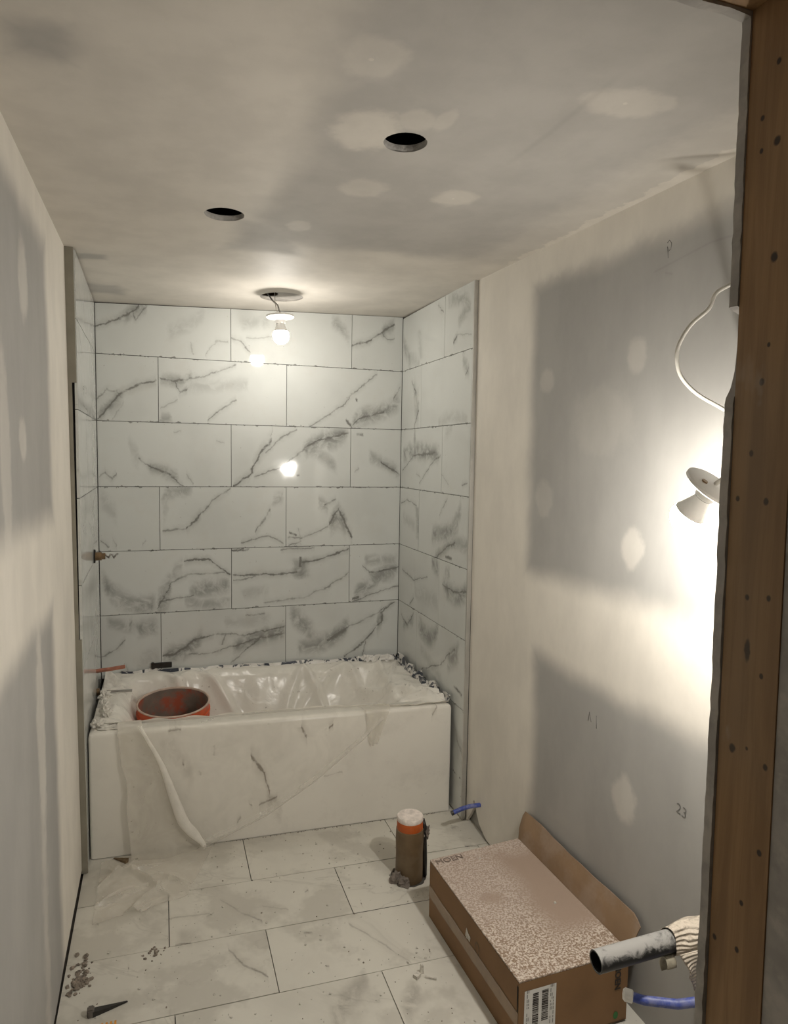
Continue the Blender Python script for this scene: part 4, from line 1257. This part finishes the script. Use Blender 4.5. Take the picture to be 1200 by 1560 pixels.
mb = MB()
mb.grid(lambda s, tt: side_pt(s, .072 + .042 * tt + .002 * nz(s * 8, tt, 0, 1), .0012), 40, 4)
mb.build('packing_tape', M['packing_tape'], box, True)
mb = MB()
mb.add([side_pt(.985, .188, .001), side_pt(.997, .186, .001), side_pt(.996, .095, .001), side_pt(.990, .090, .001)], [(0, 1, 2, 3)])
mb.build('corner_slit', M['dark'], box)
mb = MB()
ring = []
for rr in (.020, .014):
    ring.append([side_pt(.60 + rr * 1.2 * math.cos(q * math.pi / 10), .128 + rr * 1.1 * math.sin(q * math.pi / 10), .001) for q in range(20)])
mb.loft(ring, cap=False)
mb.build('round_mark', M['chip'], box)
mb = MB()
mb.grid(lambda s, tt: side_pt(.47 + s * .05 + .01 * tt, .118 + tt * .03 * (1 - s * .5) + .006 * nz(s, tt, 0, 5), .0016), 8, 8)
mb.build('white_scuff', M['plaster'], box)
dn = (NR - NL).normalized()
nn = Vector((dn.y, -dn.x))


def end_pt(m, h, o=.0012):
    p = NL + dn * m + nn * o
    return Vector((p.x, p.y, fz + h))


def quad(m0, m1, h0, h1, o, mb):
    mb.add([end_pt(m0, h0, o), end_pt(m1, h0, o), end_pt(m1, h1, o), end_pt(m0, h1, o)], [(0, 1, 2, 3)])


mb = MB()
quad(.017, .114, .045, .171, .0008, mb)
lab = mb.build('shipping_label', M['label'], box)
bars = MB()
random.seed(3)
for (m0, m1, hh0, hh1) in ((.042, .060, .052, .160), (.070, .090, .075, .162)):
    h = hh0
    while h < hh1:
        w = random.choice((.0010, .0016, .0026, .0035))
        quad(m0, m1, h, min(h + w, hh1), .0012, bars)
        h += w + random.choice((.0010, .0014, .0022))
bars.build('barcode', M['ink'], lab)
bl = MB()
h = .06
while h < .165:
    w = random.uniform(.004, .012)
    for m0 in (.024, .0285, .096, .1005, .105):
        if random.random() < .75:
            quad(m0, m0 + .0020, h, h + w, .0012, bl)
    h += w + .003
bl.build('small_print', M['pencil'], lab)['kind'] = 'stuff'
zx = Vector((0, 0, -1))
text_mesh('MOEN', .026, M['ink'], 'printed_word', box, end_pt(.306, .172), zx, (dn.x, dn.y, 0), .0006)
mb = MB()
cc = [end_pt(.312 + .008 * math.cos(q * math.pi / 10), .022 + .011 * math.sin(q * math.pi / 10)) for q in range(20)]
mb.add(cc, [tuple(range(20))])
mb.build('green_dot', M['green'], box)
text_mesh('MOEN', .036, M['ink_dusty'], 'printed_word', box, (FL.x + .012, FL.y - .034, fz + HB + .0078), (FR.x - FL.x, FR.y - FL.y, 0), (FL.x - NL.x, FL.y - NL.y, 0), .0)
# turned white crumbs on the box
for (x, y) in ((1.42, -1.74), (1.30, -1.46)):
    crumple((x, y, fz + HB + .003), .004, x * 9).build('plaster_speck', M['plaster'], box)

# ------------------------------------------------------------------ pencil marks on the right wall
random.seed(5)
text_mesh('23', .040, M['pencil'], 'pencil_number', wall_right, (wr_x(.70, -2.08) - .0007, -2.080, .700), (.0231, -1, -.10), (-.0054, -.10, 1), -.0004)
for pts in ([(-1.955, 2.185), (-1.962, 2.190), (-1.970, 2.180), (-1.968, 2.165), (-1.958, 2.162), (-1.956, 2.175), (-1.960, 2.145)],
            [(-1.70, .80), (-1.705, .83), (-1.715, .80)], [(-1.74, .83), (-1.742, .79)], [(-1.42, .295), (-1.44, .300), (-1.455, .285)]):
    MB().tube([(wr_x(z, y) - .0003, y, z) for y, z in pts], .0009, 5).build('pencil_mark', M['pencil'], wall_right, True)

# ------------------------------------------------------------------ things on the floor
n0 = (.088, -1.552, floor_z(.09))
nl_ = thing('wedge', n0, 'dark pointed levelling wedge with a thick end, on the floor by the left wall', 'wedge')
zf = floor_z(.12)
MB().hexa([(.090, -1.566, zf), (.178, -1.5345, zf), (.176, -1.5315, zf), (.086, -1.544, zf), (.090, -1.565, zf + .016), (.178, -1.534, zf + .003), (.176, -1.532, zf + .003), (.086, -1.546, zf + .016)]).build('blade', M['black_steel'], nl_)
MB().bevel_box((.076, -1.566, zf), (.094, -1.544, zf + .024), .003).build('thick_end', simple('dusty_black_plastic', (.13, .115, .10), .7, .3, 50), nl_)
o0 = (.128, -1.630, floor_z(.13))
oc = thing('plastic_clip', o0, 'bright orange plastic clip on the floor at the bottom edge of the photo', 'clip')
MB().bevel_box((.100, -1.655, zf - .001), (.158, -1.616, zf + .010), .003).build('base', M['clip_orange'], oc)
for q in range(5):
    MB().hexa([(.104 + q * .011, -1.628, zf + .008), (.109 + q * .011, -1.628, zf + .008), (.109 + q * .011, -1.606, zf + .004), (.104 + q * .011, -1.606, zf + .004),
               (.104 + q * .011, -1.628, zf + .016), (.109 + q * .011, -1.628, zf + .016), (.109 + q * .011, -1.602, zf + .010), (.104 + q * .011, -1.602, zf + .010)]).build('tooth', M['clip_orange'], oc)
zc = floor_z(.12)
MB().hexa([(.094, -.800, zc), (.140, -.848, zc), (.150, -.842, zc), (.102, -.795, zc), (.096, -.802, zc + .006), (.142, -.850, zc + .012), (.152, -.834, zc + .016), (.100, -.797, zc + .005)]).solo(
    'wood_splinter', M['chip'], (.12, -.82, zc), 'small dark wood splinter on the floor at the left end of the apron', 'splinter')
zs = floor_z(1.02)
sh = thing('tile_shard', (1.02, -1.67, zs), 'broken pale tile shard standing on the floor left of the cardboard box', 'shard')
MB().prism([(1.008, zs), (1.020, zs), (1.018, zs + .026), (1.010, zs + .030)], -1.662, -1.656, 1).build('upright_piece', M['plaster'], sh)
MB().prism([(.982, -1.668), (1.002, -1.660), (1.006, -1.672), (.990, -1.682)], zs + .0005, zs + .012, 2).build('flat_piece', M['plaster'], sh)
MB().prism([(1.018, -1.676), (1.048, -1.694), (1.046, -1.698), (1.016, -1.680)], zs + .0005, zs + .006, 2).build('sliver', M['plaster'], sh)


def pile(name, spots, mat, label, cat, flat=.6):
    mb = MB()
    for (x, y, r) in spots:
        bm = bmesh.new()
        bmesh.ops.create_icosphere(bm, subdivisions=1, radius=1.0)
        bm.verts.index_update()
        vs = []
        for v in bm.verts:
            k = random.uniform(.6, 1.3)
            vs.append((x + v.co.x * r * k, y + v.co.y * r * k, floor_z(x) + max(0.0, v.co.z * flat * k + flat * .6) * r))
        mb.add(vs, [[v.index for v in f.verts] for f in bm.faces])
        bm.free()
    x = sum(s[0] for s in spots) / len(spots)
    y = sum(s[1] for s in spots) / len(spots)
    o = mb.solo(name, mat, (x, y, floor_z(x)), label, cat)
    o['kind'] = 'stuff'
    return o


random.seed(11)
sp = []
for q in range(110):
    a, r = random.uniform(0, 6.28), abs(random.gauss(0, 1))
    sp.append((max(.012, .040 + math.cos(a) * r * .018), -1.415 + math.sin(a) * r * .045, random.uniform(.002, .009)))
pile('rubble_pile', sp, M['crumb'], 'small heap of grey mortar rubble at the foot of the left wall', 'rubble')
sp = []
for q in range(26):
    sp.append((.245 + random.gauss(0, .018), -1.352 + random.gauss(0, .012), random.uniform(.0015, .006)))
pile('rubble_pile', sp, M['crumb'], 'little clump of dark mortar crumbs on a floor tile joint left of centre', 'rubble')
sp = []
for q in range(420):
    x, y = random.uniform(.03, 1.48), random.uniform(-2.0, -.83)
    if x > 1.11 and y < -1.40:
        continue
    if math.hypot(x - 1.145, y + 1.19) < .085:
        continue
    sp.append((x, y, random.choice((.0012, .0015, .002, .002, .003, .0042))))
pile('floor_crumbs', sp, M['plaster'], 'pale plaster crumbs scattered all over the tiled floor', 'crumbs')
sp = []
for q in range(150):
    x, y = random.uniform(.03, 1.48), random.uniform(-2.0, -.80)
    if (x > 1.11 and y < -1.40) or math.hypot(x - 1.145, y + 1.19) < .085:
        continue
    sp.append((x, y, random.choice((.001, .0014, .002, .003))))
for q in range(120):
    x = random.uniform(.45, 1.46)
    sp.append((x, -.792 + random.gauss(0, .003), random.uniform(.001, .0028)))
pile('dark_grit', sp, M['crumb'], 'dark grit scattered over the floor and along the foot of the apron', 'grit')

for o in list(COL.objects):
    if '_o' in o:
        del o['_o']
